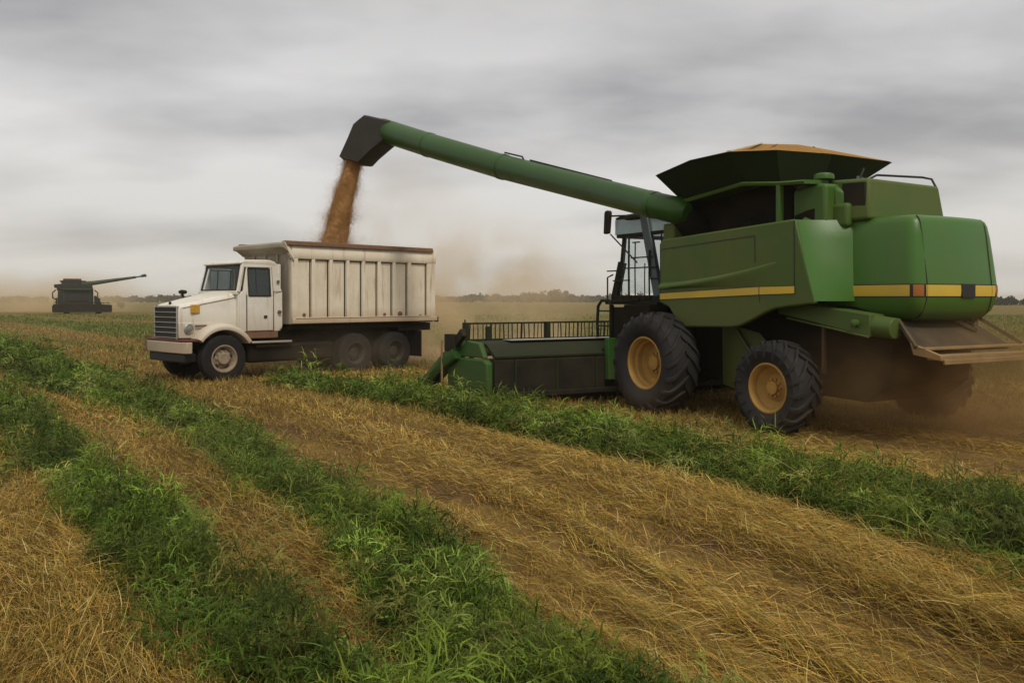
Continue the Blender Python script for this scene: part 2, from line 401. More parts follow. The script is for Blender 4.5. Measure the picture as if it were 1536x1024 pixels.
# ochre cover pitched over the hopper
L2 = ins(LIP, .99, .012); RG = [(2.5, .25, 4.56), (1.95, .1, 4.75), (1.2, 0, 4.63), (.82, -.05, 4.52)]
b = MB(); vs = L2 + RG
b.add(vs, [(0, 1, 10, 9), (1, 2, 11, 10), (2, 3, 12, 11), (3, 4, 12), (4, 5, 12), (5, 6, 11, 12), (6, 10, 11), (6, 7, 9, 10), (7, 8, 9), (8, 0, 9)])
tp = b.build('hopper_cover', M['tarp'], H, angle=12)
b = MB()
for i, j in ((2, 1),): b.bar(Vector(L2[i]) + Vector((0, 0, .01)), Vector(RG[j]) + Vector((0, 0, .015)), .07, .02)
b.build('cover_strap', M['pale'], tp)
b = MB()
for s in (.3, .62, .92):
    a = Vector(L2[2]).lerp(Vector(L2[4]), s); c = Vector(RG[1]).lerp(Vector(RG[3]), s); b.tube([a + Vector((0, 0, .008)), c + Vector((0, 0, .01))], .012, 6)
b.build('cover_seam', M['rust'], tp)

# engine bay, rear shroud, rails, intake
b = MB()
b.loft([[(-.93, y0, 3.15), (-.08, y1, 3.15), (-.08, y2, 3.15), (-.93, y3, 3.15)] if k == 0 else [(-.86, y0 * .92, 3.76), (-.12, y1 * .92, 3.8), (-.12, y2 * .92, 3.78), (-.86, y3 * .92, 3.74)] for k, (y0, y1, y2, y3) in enumerate([(.93, .93, -.86, -.86)] * 2)])
b.build('engine_cover', M['green_dusty'], H, bevel=.05, segs=3)
b = MB(); b.prism([(-.46, 3.36), (-.86, 3.3), (-.84, 3.70), (-.44, 3.72)], .86, .905); b.build('intake_screen', M['steel_dark'], H, bevel=.01)
b = MB(); b.prism([(.27, 3.06), (-.36, 3.06), (-.36, 3.72), (-.1, 3.74), (.27, 3.68)], .6, 1.16); b.box(-.62, -.3, .6, 1.0, 3.06, 3.42); b.loft([[(-.34, 1.0, 3.3), (-.34, .6, 3.3), (-.34, .6, 3.7), (-.34, 1.0, 3.7)], [(-.5, .9, 3.34), (-.5, .6, 3.34), (-.5, .6, 3.6), (-.5, .9, 3.6)]])
b.build('intake_housing', M['green'], H, bevel=.06, segs=4)
b = MB(); b.prism([(.22, 3.16), (-.16, 3.16), (-.16, 3.36), (.0, 3.34), (.22, 3.28)], 1.155, 1.168); b.build('engine_bay_dark_slot', M['under'], H)  # thin near-black plate; the slot's inner shade is put into its colour
b = MB(); b.tube([(.0, 1.2, 3.02), (.0, 1.2, 3.12), (-.04, 1.2, 3.16), (-.16, 1.2, 3.15)], [.09, .09, .08, .03], 12); b.build('engine_hose', M['green'], H)
b = MB(); b.lathe([(0, .03), (.05, .03), (.05, -.16), (.03, -.16)], 14, 'z', (-.15, .95, 3.80)); b.lathe([(0, .1), (.10, .1), (.14, .085), (.15, .06), (.15, .01), (.13, 0), (0, 0)], 24, 'z', (-.15, .95, 3.80)); b.build('intake_cap', M['green'], H)
b = MB(); b.tube([(-.55, .55, 3.76), (-.62, .35, 3.86), (-.62, -.72, 3.9), (-.70, -.84, 3.87), (-.78, -.86, 3.70)], .018, 8)
b.tube([(-.5, .62, 3.77), (-.4, .5, 3.84), (-.25, .2, 3.86)], .025, 8); b.bar((-.45, .52, 3.8), (-.45, .42, 3.98), .02, .02); b.build('deck_rail', M['black'], H)

# separator body, lower shields, axles
b = MB(); b.prism([(3.4, 2.9), (3.4, 1.2), (2.6, .62), (.3, .55), (-.9, .52), (-1.25, .8), (-1.35, 1.7), (-.4, 2.0), (-.4, 2.9)], -.93, .93); b.build('separator_body', M['under'], H, bevel=.02)
b = MB(); b.box(.12, 2.9, .94, 1.495, 1.97, 2.88); b.box(.12, 2.9, -1.495, -.94, 1.97, 2.88); b.each('panel_backing', M['under'], H)
for sd in (1, -1):
    b = MB(); b.loft([[(1.95, 1.0, .55), (1.95, 1.02, 1.6)], [(1.55, 1.12, .52), (1.5, 1.1, 1.55)], [(1.2, 1.06, .55), (1.1, 1.0, 1.45)], [(.85, .98, .62), (.75, .95, 1.1)]], closed=False)
    b.tube([(1.5, 1.13, 1.5), (1.05, 1.10, .95), (.8, 1.02, .75)], .03, 6)
    (b if sd > 0 else b.mirror()).build('lower_shield', M['green_dusty'], H, angle=60)
b = MB(); b.box(2.55, 3.05, -1.5, 1.5, .7, 1.05); b.box(2.6, 3.0, 1.0, 1.45, .6, 1.5); b.box(2.6, 3.0, -1.45, -1.0, .6, 1.5); b.build('front_axle', M['under'], H, bevel=.03)
b = MB(); b.bar((0, -1.55, .68), (0, 1.55, .68), .22, .2); b.box(-.25, .25, -.3, .3, .6, 1.3); b.build('rear_axle', M['under_dust'], H, bevel=.02)
b = MB(); b.bar((-.28, 1.1, 1.95), (-.28, 1.1, .9), .05, .05); b.bar((-.28, -1.1, 1.95), (-.28, -1.1, .9), .05, .05); b.each('support_strut', M['under_dust'], H)
for sd in (1, -1):
    ag_wheel(H, (2.80, sd * 1.79, .89), .89, .66, .43, 20, sd, .1, .30)
    ag_wheel(H, (0.0, sd * 1.79, .70), .70, .50, .34, 18, sd, .3, .19)

# chute under the left hood edge, straw chute and tailboard at the back
b = MB(); b.loft([[(x, y0, z0), (x, y1, z0), (x, y1, z1), (x, y0, z1)] for x, y0, y1, z0, z1 in ((.5, .95, 1.22, 1.78, 2.05), (-.1, .95, 1.24, 1.68, 1.93), (-1.2, .95, 1.26, 1.48, 1.79))])
b.tube([(-1.12, 1.1, 1.635), (-1.5, 1.1, 1.6)], [.155, .145], 18); b.bar((.3, 1.26, 1.72), (-1.2, 1.275, 1.475), .02, .03)
ch = b.build('discharge_chute', M['green'], H, bevel=.02)
b = MB(); b.lathe([(0, .06), (.04, .06), (.055, .05), (.055, -.04)], 14, 'y', (-.98, 1.28, 1.665)); b.build('chute_knob', M['green_hood'], ch)
b = MB(); b.loft([[(-1.35, 1.02, 1.70), (-1.35, -.72, 1.70)], [(-1.62, 1.05, 1.52), (-1.62, -.85, 1.52)], [(-1.86, 1.12, 1.33), (-1.86, -.98, 1.33)]], closed=False)
b.loft([[(-1.33, 1.02, 1.66), (-1.33, -.72, 1.66)], [(-1.6, 1.05, 1.48), (-1.6, -.85, 1.48)], [(-1.84, 1.12, 1.29), (-1.84, -.98, 1.29)]], closed=False)
b.build('straw_apron', M['apron'], H)
b = MB(); b.box(-1.98, -1.82, -1.55, 1.16, 1.325, 1.36); b.box(-2.2, -1.96, -2.5, 1.1, 1.20, 1.27); b.box(-2.22, -2.19, -2.5, 1.1, 1.15, 1.215)
b.prism([(-1.75, 1.42), (-2.2, 1.27), (-2.2, 1.2), (-1.8, 1.26)], 1.10, 1.16); b.build('tailboard', M['tan'], H, bevel=.008)
b = MB()
for p, q in (((-1.45, 1.0, 1.72), (-1.85, 1.16, 1.36)), ((-1.5, -.8, 1.72), (-1.95, -1.1, 1.36)), ((-1.5, -.72, 1.72), (-1.62, -.5, 1.56)), ((-1.45, -.3, 1.7), (-1.62, -.5, 1.56))): b.bar(p, q, .045, .05)
b.each('tailboard_arm', M['under_dust'], H)

# unloading auger with rubber spout
def W2L(p):
    c, s = math.cos(CB_ROT), math.sin(CB_ROT); dx, dy = p[0] - CB_LOC[0], p[1] - CB_LOC[1]
    return Vector((dx * c + dy * s, -dx * s + dy * c, p[2]))
A0, A1 = W2L((3.30, 14.75, 3.40)), W2L((-3.62, 24.3, 6.74))
AX = (A1 - A0).normalized(); LEN = (A1 - A0).length
b = MB(); pts = []; rs = []
for t, r in ((.035, .13), (.042, .2), (.05, .24), (.10, .238), (.101, .25), (.115, .25), (.116, .242), (.5, .278), (.501, .292), (.512, .292), (.513, .28), (.78, .305), (.781, .318), (.79, .318), (.791, .307), (1.0, .325)):
    pts.append(A0 + AX * LEN * t + Vector((0, 0, -.10 * math.sin(PI * max(0, t))))); rs.append(r)
b.tube(pts, rs, 28); aug = b.build('unloading_auger', M['green_auger'], H, angle=40)
b = MB(); e0 = A0 + AX * LEN * .055; b.tube([(e0.x - .1, .8, 3.15), (e0.x - .05, 1.1, 3.3), (e0.x, e0.y - .05, e0.z - .03), tuple(e0 + AX * .2)], [.26, .26, .225, .2], 20); b.build('auger_elbow', M['under'], H)  # elbow coloured near black to draw the shadow hiding the tube end
b = MB(); p0 = A0 + AX * LEN * .2 + Vector((0, 0, .21)); p1 = A0 + AX * LEN * .42 + Vector((0, 0, .21)); p2 = A0 + AX * LEN * .5 + Vector((0, 0, .235))
b.tube([p0 - Vector((0, 0, .08)), p0, p1, p1 - Vector((0, 0, .08))], .016, 6); b.tube([p1 + AX * .25 + Vector((0, 0, -.02)), p1 + AX * .3 + Vector((0, 0, .03)), p2, p2 - Vector((0, 0, .06))], .02, 6); b.build('auger_rail', M['black'], aug)
# spout: a polygon hood built in the vertical plane of the tube, mouth turned down
hd = Vector((AX.x, AX.y, 0)).normalized(); sdv = (W2L((.326, .945, 0)) - W2L((0, 0, 0))); sdv.z = 0; sdv.normalize()
wl = lambda X, z: W2L((X, 24.3 + (X + 3.62) * (24.3 - 14.75) / (-3.62 - 3.30) * .25 - .08, z))
prof = [(-3.16, 6.66), (-3.20, 6.90), (-3.96, 7.12), (-4.14, 7.0), (-4.30, 6.88), (-4.72, 5.95), (-4.14, 5.76), (-3.80, 6.02), (-3.36, 6.35)]
c0 = sum((wl(x, z) for x, z in prof), Vector()) / len(prof)
b = MB(); rings = []
for off, k in ((-.44, .88), (-.40, .95), (-.2, 1.0), (.15, 1.0), (.34, .97), (.42, .85)):
    rings.append([tuple(c0 + (wl(x, z) - c0) * (k if k > .9 or i not in (5, 6) else .95) + sdv * off) for i, (x, z) in enumerate(prof)])
b.loft(rings); b.build('spout', M['spout'], aug, angle=30)
b = MB(); m0, m1 = wl(-4.74, 5.95), wl(-4.16, 5.77); mid = (m0 + m1) / 2; ax_ = (m1 - m0) / 2
b.tube([mid + ax_ * math.cos(t) + sdv * .3 * math.sin(t) for t in [2 * PI * k / 24 for k in range(25)]], .022, 6); b.build('spout_rim', M['tarp'], aug)

# cab
b = MB()
b.bar((3.78, .9, 2.05), (4.22, .9, 3.66), .10, .22); b.bar((3.78, -.9, 2.05), (4.22, -.9, 3.66), .10, .22); b.each('cab_pillar', M['pillar_blue'], H, bevel=.02)
b = MB()
for s in (1, -1):
    b.bar((5.16, .9 * s, 2.05), (4.98, .86 * s, 2.75), .10, .16); b.bar((4.98, .86 * s, 2.75), (4.9, .86 * s, 3.3), .07, .08); b.bar((5.1, .9 * s, 3.28), (3.3, .9 * s, 3.28), .05, .07); b.bar((3.34, .9 * s, 2.05), (3.34, .9 * s, 3.6), .08, .1)
b.bar((5.1, -.9, 3.28), (5.1, .9, 3.28), .05, .07); b.bar((5.0, -.86, 3.28), (5.0, .86, 3.28), .05, .07)
b.build('cab_frame', M['steel_dark'], H, bevel=.01)
b = MB(); b.prism([(5.15, 3.62), (5.15, 3.66), (4.9, 3.70), (3.4, 3.72), (3.25, 3.68), (3.25, 3.62)], -.92, .92); b.build('cab_roof', M['green_dark'], H, bevel=.04)
b = MB(); b.box(3.35, 5.18, .885, .90, 3.31, 3.62); b.box(3.35, 5.18, -.90, -.885, 3.31, 3.62); b.box(5.16, 5.175, -.88, .88, 3.31, 3.62); b.build('visor_pane', M['glass_blue'], H)
b = MB(); b.add([(5.06, .885, 2.12), (3.4, .885, 2.12), (3.4, .885, 3.25), (4.9, .885, 3.25)], [(0, 1, 2, 3)]); b.add([(5.06, -.885, 2.12), (3.4, -.885, 2.12), (3.4, -.885, 3.25), (4.9, -.885, 3.25)], [(0, 1, 2, 3)]); b.add([(5.12, .84, 2.12), (5.12, -.84, 2.12), (4.96, -.82, 3.25), (4.96, .82, 3.25)], [(0, 1, 2, 3)])
b.build('cab_pane', M['glass_clear'], H)
b = MB(); b.box(3.0, 5.25, -.95, .95, 1.93, 2.08); b.box(3.6, 5.25, .95, 1.1, 1.90, 1.95); b.bar((4.1, 1.12, 2.0), (5.2, 1.12, 1.94), .04, .05); b.prism([(3.3, 1.95), (5.0, 1.95), (4.8, 1.6), (3.3, 1.3)], -.7, .7); b.build('cab_platform', M['steel_dark'], H, bevel=.01)
b = MB()
for x, zt, z0, r in ((4.85, 2.72, 1.95, .012), (4.62, 3.25, 1.95, .022), (4.42, 3.12, 1.98, .014), (4.12, 2.7, 1.98, .012), (3.98, 2.95, 1.98, .018), (3.62, 3.3, 2.0, .014), (3.5, 3.3, 2.0, .014)): b.tube([(x, .97, z0), (x + .01, .97, zt * .5 + z0 * .5), (x, .97, zt)], r, 6)
for x0, x1, z in ((4.85, 3.75, 2.62), (4.55, 3.9, 2.82), (4.5, 4.28, 3.12), (5.15, 4.6, 2.38), (3.75, 3.95, 2.4), (3.62, 3.5, 3.12), (3.62, 3.5, 2.9), (3.62, 3.5, 2.7), (3.62, 3.5, 2.5), (5.35, 5.05, 2.58)): b.bar((x0, .97, z), (x1, .97, z), .025, .025)
b.tube([(5.3, 1.0, 1.95), (5.3, 1.0, 2.45), (5.12, 1.0, 2.5)], .018, 6)
b.build('platform_railing', M['green_dark'], H)
b = MB(); b.prism([(5.26, 3.35), (5.39, 3.34), (5.36, 3.78), (5.32, 3.82), (5.24, 3.82), (5.21, 3.78)], .94, 1.05); mi = b.build('mirror', M['steel_dark'], H, bevel=.03)
b = MB(); b.tube([(5.2, 1.0, 3.7), (4.5, .93, 3.66)], .02, 6); b.tube([(5.2, 1.0, 3.33), (4.35, .98, 2.72)], .015, 6); b.each('mirror_bracket', M['black'], mi)
b = MB(); b.box(4.3, 4.75, .86, 1.0, 3.58, 3.68); b.build('work_light', M['green_dark'], H, bevel=.03)
b = MB(); b.tube([(5.4, 1.15, .75), (5.45, 1.15, 1.5), (5.42, 1.15, 1.86), (5.3, 1.15, 1.98), (5.05, 1.15, 1.98), (4.95, 1.15, 1.85), (4.98, 1.15, .9)], .032, 8)
for z in (.85, 1.15, 1.45, 1.75): b.box(4.98, 5.42, 1.08, 1.18, z, z + .03)
b.build('ladder', M['green_dark'], H)
b = MB(); b.box(3.5, 4.3, .9, 1.35, 1.45, 1.9); b.box(4.35, 4.7, .95, 1.3, 1.2, 1.85); b.bar((4.75, 1.3, 1.9), (4.75, 1.3, 1.0), .08, .08); b.build('step_bracket', M['under'], H, bevel=.02)

# header
HD = joint('header', H, (0, 0, 0))
b = MB(); b.prism([(4.4, .25), (4.4, 1.15), (3.2, 2.0), (2.9, 1.2), (3.3, .7)], -.72, .72); b.build('feeder_house', M['green_dark'], HD, bevel=.03)
b = MB(); b.prism([(4.62, .16), (4.58, .2), (4.58, .88), (4.63, .94), (4.70, .94), (4.74, .2), (6.2, .1), (6.2, .06), (4.8, .08)], -4.02, 4.02); b.bar((4.57, -4.0, .25), (4.57, 4.0, .25), .05, .1); b.build('back_wall', M['steel_dark'], HD, bevel=.015)
b = MB()
for k in range(9): b.bar((4.575, -3.6 + .9 * k, .25), (4.575, -3.6 + .9 * k, .9), .05, .04)
b.each('wall_rib', M['green_dark'], HD)
b = MB(); b.loft([[(4.58, y, .92), (4.6, y, .955), (4.95, y, 1.17), (5.3, y, 1.22), (5.3, y, 1.16), (4.95, y, 1.1), (4.66, y, .9)] for y in (-4.0, 4.0)]); b.bar((4.6, -4.02, .95), (4.6, 4.02, .95), .05, .05); b.build('top_plate', M['green_dark'], HD, bevel=.01)
b = MB(); b.box(5.0, 5.32, -3.6, 3.45, 1.222, 1.236); b.build('glint_strip', M['chrome'], HD)  # bright strip added for light reflecting along the top plate
b = MB(); prev = []
for k in range(60):
    y = -3.9 + 7.8 * k / 59; prev.append((5.25, y, .42))
b.tube(prev, .2, 12)
for sgn in (1, -1):
    rg = []
    for k in range(150):
        y = sgn * (.5 + 3.4 * k / 149); a = sgn * k * .26; rg.append([(5.25 + r * math.cos(a), y, .42 + r * math.sin(a)) for r in (.2, .31)])
    b.loft(rg, closed=False)
b.build('intake_auger', M['steel_dark'], HD, angle=50)
for sd in (1, -1):
    fm = (lambda q: q) if sd > 0 else (lambda q: q.mirror())
    b = MB(); b.prism([(4.72, .12), (4.66, .2), (4.66, .84), (4.8, .9), (6.15, .88), (6.28, .8), (6.3, .14), (6.2, .1)], 4.02, 4.16); b.prism([(4.8, .92), (6.15, .9), (5.5, 1.22), (5.0, 1.2)], 4.03, 4.14)
    ep = fm(b).build('end_panel', M['header_green'], HD, bevel=.03, segs=3)
    b = MB(); b.loft([[(x, 4.16 + dy, z + dz) for dy, dz in ((-.13, -hh), (.11, -hh), (.15, 0), (.09, hh), (-.13, hh))] for x, z, hh in ((5.75, 1.04, .18), (6.3, .80, .17), (6.9, .46, .16), (7.35, .24, .15), (7.58, .14, .08))])
    b.lathe([(0, .17), (.1, .165), (.16, .1), (.17, 0), (.16, -.1), (0, -.14)], 18, 'y', (7.38, 4.16, .24))
    b.add([(7.4, 4.02, .05), (7.4, 4.3, .05), (7.95, 4.16, .03), (7.4, 4.02, .1), (7.4, 4.3, .1)], [(0, 1, 2), (3, 2, 4), (0, 2, 3), (1, 4, 2), (0, 3, 4, 1)])
    fm(b).build('crop_divider', M['header_green'], HD, bevel=.03)
    b = MB(); b.bar((5.5, 4.2, 1.38), (6.9, 4.22, .32), .10, .17); b.box(5.75, 6.15, 4.1, 4.3, 1.0, 1.33); fm(b).build('reel_arm', M['steel_dark'], HD, bevel=.015)
    b = MB(); b.bar((6.25, 4.3, 1.2), (6.25, 4.3, .4), .03, .035); fm(b).build('marker_rod', M['tan'], HD)
b = MB(); b.bar((4.5, 1.5, .45), (4.5, 1.5, 1.25), .22, .12); b.bar((4.5, -1.5, .45), (4.5, -1.5, 1.25), .22, .12); b.each('header_frame', M['header_green'], HD, bevel=.01)
RL = HD
xr = 6.2
b = MB(); b.bar((xr, -3.85, 1.52), (xr, 3.85, 1.52), .035, .035); b.bar((xr, -3.85, 1.17), (xr, 3.85, 1.17), .05, .08)
for y in (-3.8, -1.9, -.0, 1.9, 3.8): b.bar((xr, y, 1.15), (xr, y, 1.54), .10, .11)
b.bar((xr - .1, 3.35, 1.15), (xr - .1, 3.35, 1.46), .1, .06); b.tube([(xr, 3.82, 1.5), (xr, 3.82, 1.6)], .015, 6)
b.tube([(xr, -3.8, .95), (xr, 3.8, .95)], .09, 10); b.bar((xr + .35, -3.8, .75), (xr + .35, 3.8, .75), .04, .06); b.bar((xr - .38, -3.8, .78), (xr - .38, 3.8, .78), .04, .06)
for y in (-3.78, 0, 3.78): b.bar((xr, y, .95), (xr + .35, y, .75), .04, .06); b.bar((xr, y, .95), (xr - .38, y, .78), .04, .06); b.bar((xr, y, .9), (xr, y, 1.2), .05, .05)
b.build('reel_bat', M['green_dark'], RL)
b = MB()
for k in range(76):
    y = -3.72 + 7.44 * k / 75 + random.uniform(-.012, .012); th = .030 if k % 7 == 0 else .018
    b.bar((xr, y, 1.2), (xr + random.uniform(-.02, .02), y + random.uniform(-.012, .012), 1.52), th, th)
b.build('reel_tine_grate', M['black'], RL)

# ------------------------------------------------------------------ the dump truck
TK_LOC = (-7.745, 21.714, 0); TK_ROT = R(225.7)
T = empty('dump_truck', TK_LOC, TK_ROT, 'old rust-streaked white dump truck being filled under the grain spout', 'dump truck')
def truck_tyre(r, w, rr):
    b = MB(); h = w / 2
    prof = [(rr, h * .8), (rr + .02, h * .95), (rr + (r - rr) * .5, h), (r - .05, h * .96), (r - .015, h * .84), (r, h * .76)]
    for y in (.5, .12): prof += [(r, h * (y + .06)), (r - .014, h * (y + .04)), (r - .014, h * (y - .04)), (r, h * (y - .06))]
    full = prof + [(a, -c) for a, c in prof[::-1]]
    b.lathe(full, 48); b.lathe([(rr, -h * .8), (rr, h * .8)], 40); return b
def truck_rim(rr, out, dish, hub):
    b = MB()
    b.lathe([(rr + .02, out - .02), (rr + .025, out + .01), (rr, out + .012), (rr - .02, out - .02), (rr - .045, out - .05), (rr - .06, out - dish), (rr * .62, out - dish + .03), (rr * .5, out - dish + .05), (rr * .48, out - dish + hub), (rr * .40, out - dish + hub + .02), (0, out - dish + hub + .025)], 40)
    for k in range(10):
        a = 2 * PI * k / 10; b.lathe([(.022, out - dish + .02), (.022, out - dish + .075), (0, out - dish + .08)], 8, o=(rr * .58 * math.cos(a), 0, rr * .58 * math.sin(a)))
    return b
def hand_holes(rr, out, dish):
    b = MB()
    for k in range(5):
        a = 2 * PI * k / 5 + .4; b.lathe([(.05, out - dish + .0), (.05, out - dish + .02), (0, out - dish + .021)], 12, o=(rr * .74 * math.cos(a), 0, rr * .74 * math.sin(a)))
    return b
def truck_wheel(x, y, side, r, w, rr, dish, hub, mat):
    j = joint('wheel', T, (x, y, r)); t = truck_tyre(r, w, rr); q = truck_rim(rr, w / 2 * .9, dish, hub); hh = hand_holes(rr, w / 2 * .9, dish)
    if side < 0: t, q, hh = t.mirror(), q.mirror(), hh.mirror()
    t.build('tyre', M['rubber'], j, angle=40); q.build('rim', mat, j, angle=30); hh.each('hand_hole', M['black'], j)
for sd in (1, -1):
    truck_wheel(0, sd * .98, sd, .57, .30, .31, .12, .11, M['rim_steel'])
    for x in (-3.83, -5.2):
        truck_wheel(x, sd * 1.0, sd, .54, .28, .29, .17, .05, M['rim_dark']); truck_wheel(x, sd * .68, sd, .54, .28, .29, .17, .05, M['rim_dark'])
# chassis
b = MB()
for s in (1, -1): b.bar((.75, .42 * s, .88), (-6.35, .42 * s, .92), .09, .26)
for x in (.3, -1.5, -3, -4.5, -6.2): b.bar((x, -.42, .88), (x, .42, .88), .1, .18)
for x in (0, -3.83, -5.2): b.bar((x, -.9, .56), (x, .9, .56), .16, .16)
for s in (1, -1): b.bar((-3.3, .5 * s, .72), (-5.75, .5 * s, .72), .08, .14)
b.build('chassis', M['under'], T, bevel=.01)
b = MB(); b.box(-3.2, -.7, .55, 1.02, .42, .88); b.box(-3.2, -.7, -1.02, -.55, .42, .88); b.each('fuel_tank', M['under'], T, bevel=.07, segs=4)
b = MB(); b.box(-1.85, -.72, .95, 1.14, .905, .96); b.box(-1.85, -.72, -1.14, -.95, .905, .96); b.each('step', M['chrome'], T, bevel=.015)
b = MB(); b.box(-1.85, -.85, .9, 1.1, .80, .87); b.box(-.72, -.60, .92, 1.1, .93, 1.05); b.box(-1.85, -.85, -1.1, -.9, .80, .87); b.each('step_riser', M['under'], T, bevel=.01)
b = MB(); b.box(-1.5, -.62, .95, 1.045, 1.03, 1.2); b.box(-1.5, -.62, -1.045, -.95, 1.03, 1.2); b.each('rocker_panel', M['rust'], T, bevel=.015)
# hood: lofted sections front to back
def hsec(x, w, zt, cr, zb):
    pts = [(x, w, zb), (x, w, zt - cr * 1.2)]
    for k in range(1, 5): a = R(90 * k / 4); pts.append((x, w - cr + cr * math.cos(a), zt - cr * 1.2 + cr * 1.0 * math.sin(a)))
    pts.append((x, w * .45, zt + .0)); L_ = pts + [(a, -y, z) for a, y, z in pts[::-1]]
    return L_
b = MB(); b.loft([hsec(.93, .60, 1.80, .06, 1.42), hsec(.91, .63, 1.86, .08, 1.42), hsec(.84, .66, 1.905, .10, 1.42), hsec(.6, .70, 1.965, .11, 1.42), hsec(.2, .77, 2.06, .12, 1.42), hsec(-.2, .84, 2.15, .13, 1.42), hsec(-.42, .88, 2.20, .13, 1.42)])
hd_ = b.build('hood', M['white'], T, angle=45)
b = MB()
for s in (1, -1): b.bar((.84, s * .665, 1.79), (-.40, s * .885, 2.045), .006, .014)
b.each('hood_seam', M['rust'], hd_)
def cowl(sd):
    b = MB(); pts = [(.90, 1.06), (.90, 1.44), (-.42, 1.5), (-.42, 1.2), (-.72, 1.0)]
    arch = [(.71 * math.cos(R(a)), .57 + .71 * math.sin(R(a))) for a in range(142, 42, -8)]
    pts = [(.92, 1.07), (.92, 1.45), (-.42, 1.45), (-.44, 1.22)] + [(x, max(1.05, z)) for x, z in arch] + [(.6, 1.07)]
    n = len(pts); yo = lambda x: .655 + (.92 - x) * .165
    b.add([(x, yo(x) - .1, z) for x, z in pts] + [(x, yo(x), z) for x, z in pts], [tuple(range(n))[::-1], tuple(range(n, 2 * n))] + [(i, (i + 1) % n, n + (i + 1) % n, n + i) for i in range(n)])
    return b if sd > 0 else b.mirror()
def fender(sd):
    b = MB(); rings = []
    for a in range(36, 153, 6):
        a2 = R(a); c, q = math.cos(a2), math.sin(a2); k = 1 + .06 * max(0, -c) ** 2
        yi = .655 + (.92 - .8 * c) * .165 - .03; rings.append([(r * c * k, y, .57 + r * q * (1.02 if r > .7 else 1)) for r, y in ((.68, .6), (.80, yi), (.835, yi + .10), (.825, 1.06), (.79, 1.15), (.735, 1.17), (.70, 1.16), (.685, 1.12), (.68, .9))])
    b.loft(rings, True); return b if sd > 0 else b.mirror()
for sd in (1, -1):
    cowl(sd).build('side_cowl', M['white'], T, bevel=.015); fender(sd).build('fender', M['white'], T, angle=50)
    b = MB(); b.box(.44, .66, .70, .755, 1.67, 1.875); (b if sd > 0 else b.mirror()).build('indicator', M['amber_pale'], T, bevel=.012)
    L = joint('headlight', T, (0, 0, 0))
    b = MB(); b.lathe([(.115, .0), (.12, .03), (.105, .045), (.095, .03)], 24, 'y', (.70, .70, 1.30)); (b if sd > 0 else b.mirror()).build('bezel', M['chrome'], L)
    b = MB(); b.lathe([(.1, .0), (.1, .03), (.07, .05), (0, .058)], 24, 'y', (.70, .70, 1.30)); (b if sd > 0 else b.mirror()).build('lens', M['lens'], L)
    b = MB(); b.bar((.56, .735, 1.37), (.28, .775, 1.37), .03, .03); b.bar((.56, .735, 1.30), (.28, .775, 1.30), .012, .012); (b if sd > 0 else b.mirror()).each('side_trim', M['rust'], T)
b = MB(); b.box(.80, .945, -.61, .61, 1.06, 1.84); gr = b.build('grille', M['cabin'], T, bevel=.02)
b = MB()
for k in range(7): z = 1.08 + .122 * k; b.bar((.958, -.615, z), (.958, .615, z), .02, .016)
for s in (1, -1): b.bar((.95, .615 * s, 1.05), (.95, .615 * s, 1.84), .03, .03)
b.build('grille_bars', M['chrome'], gr, bevel=.005)
b = MB(); b.tube([(.88, .1, 1.885), (.885, .1, 1.945)], [.035, .03], 10); b.build('hood_ornament', M['steel_dark'], T)
b = MB(); b.prism([(.93, -1.05), (1.0, -.95), (1.03, 0), (1.0, 1.0), (.93, 1.12), (.8, 1.12), (.8, -1.05)], .72, .99, 'z'); bp = b.build('bumper', M['white'], T, bevel=.02)
b = MB(); b.prism([(.93, -1.03), (1.0, -.93), (1.02, 0), (1.0, .98), (.93, 1.1), (.6, 1.1), (.6, -1.1)], 1.0, 1.05, 'z'); b.build('bumper_strip', M['rust_red'], bp, bevel=.01)
b = MB(); b.prism([(.93, -.98), (.97, 0), (.93, .98), (.6, .9), (.6, -.9)], .5, .715, 'z'); b.build('bumper_valance', M['black'], bp, bevel=.03)
b = MB(); b.bar((.95, -1.06, .78), (.95, -1.06, 1.12), .07, .07); b.bar((1.0, -1.05, 1.08), (.85, -1.05, 1.08), .05, .05); b.tube([(1.0, -1.06, .82), (1.0, -1.06, .72)], .05, 8); b.build('tow_hook', M['rust'], bp, bevel=.01)
b = MB(); b.tube([(.1, -.85, 2.02), (.12, -.9, 2.16)], .03, 6); b.loft([[(x, -.9 + w * math.cos(t), 2.19 + h_ * .8 * math.sin(t)) for t in [2 * PI * k / 12 for k in range(12)]] for x, w, h_ in ((.16, .13, .06), (.12, .15, .075), (.04, .12, .06), (.0, .04, .02))]); b.build('fender_mirror', M['steel_dark'], T)
# cab, hollow, with glazing
cy = lambda z: 1.05 - max(0, z - 2.1) * .10
def cabpoly(b, pts, th=.05):
    n = len(pts); b.add([(x, cy(z) - th, z) for x, z in pts] + [(x, cy(z), z) for x, z in pts], [tuple(range(n))[::-1], tuple(range(n, 2 * n))] + [(i, (i + 1) % n, n + (i + 1) % n, n + i) for i in range(n)])
CAB = joint('cab', T, (0, 0, 0))
b = MB(); b.prism([(-.47, 2.88), (-.50, 2.95), (-.62, 2.985), (-1.3, 3.0), (-1.45, 2.96), (-1.54, 2.86)], -.98, .98); b.build('cab_roof', M['white'], CAB, bevel=.05, segs=3)
b = MB()
for s in (1, -1): b.bar((-.42, s * 1.0, 2.18), (-.585, s * .93, 2.9), .08, .08)
b.box(-.46, -.36, -1.0, 1.0, 2.12, 2.215); b.build('windscreen_frame', M['white'], CAB, bevel=.015)
b = MB(); b.bar((-.535, .83, 2.86), (-.535, -.83, 2.86), .03, .05); b.bar((-.41, .88, 2.235), (-.41, -.88, 2.235), .03, .035)
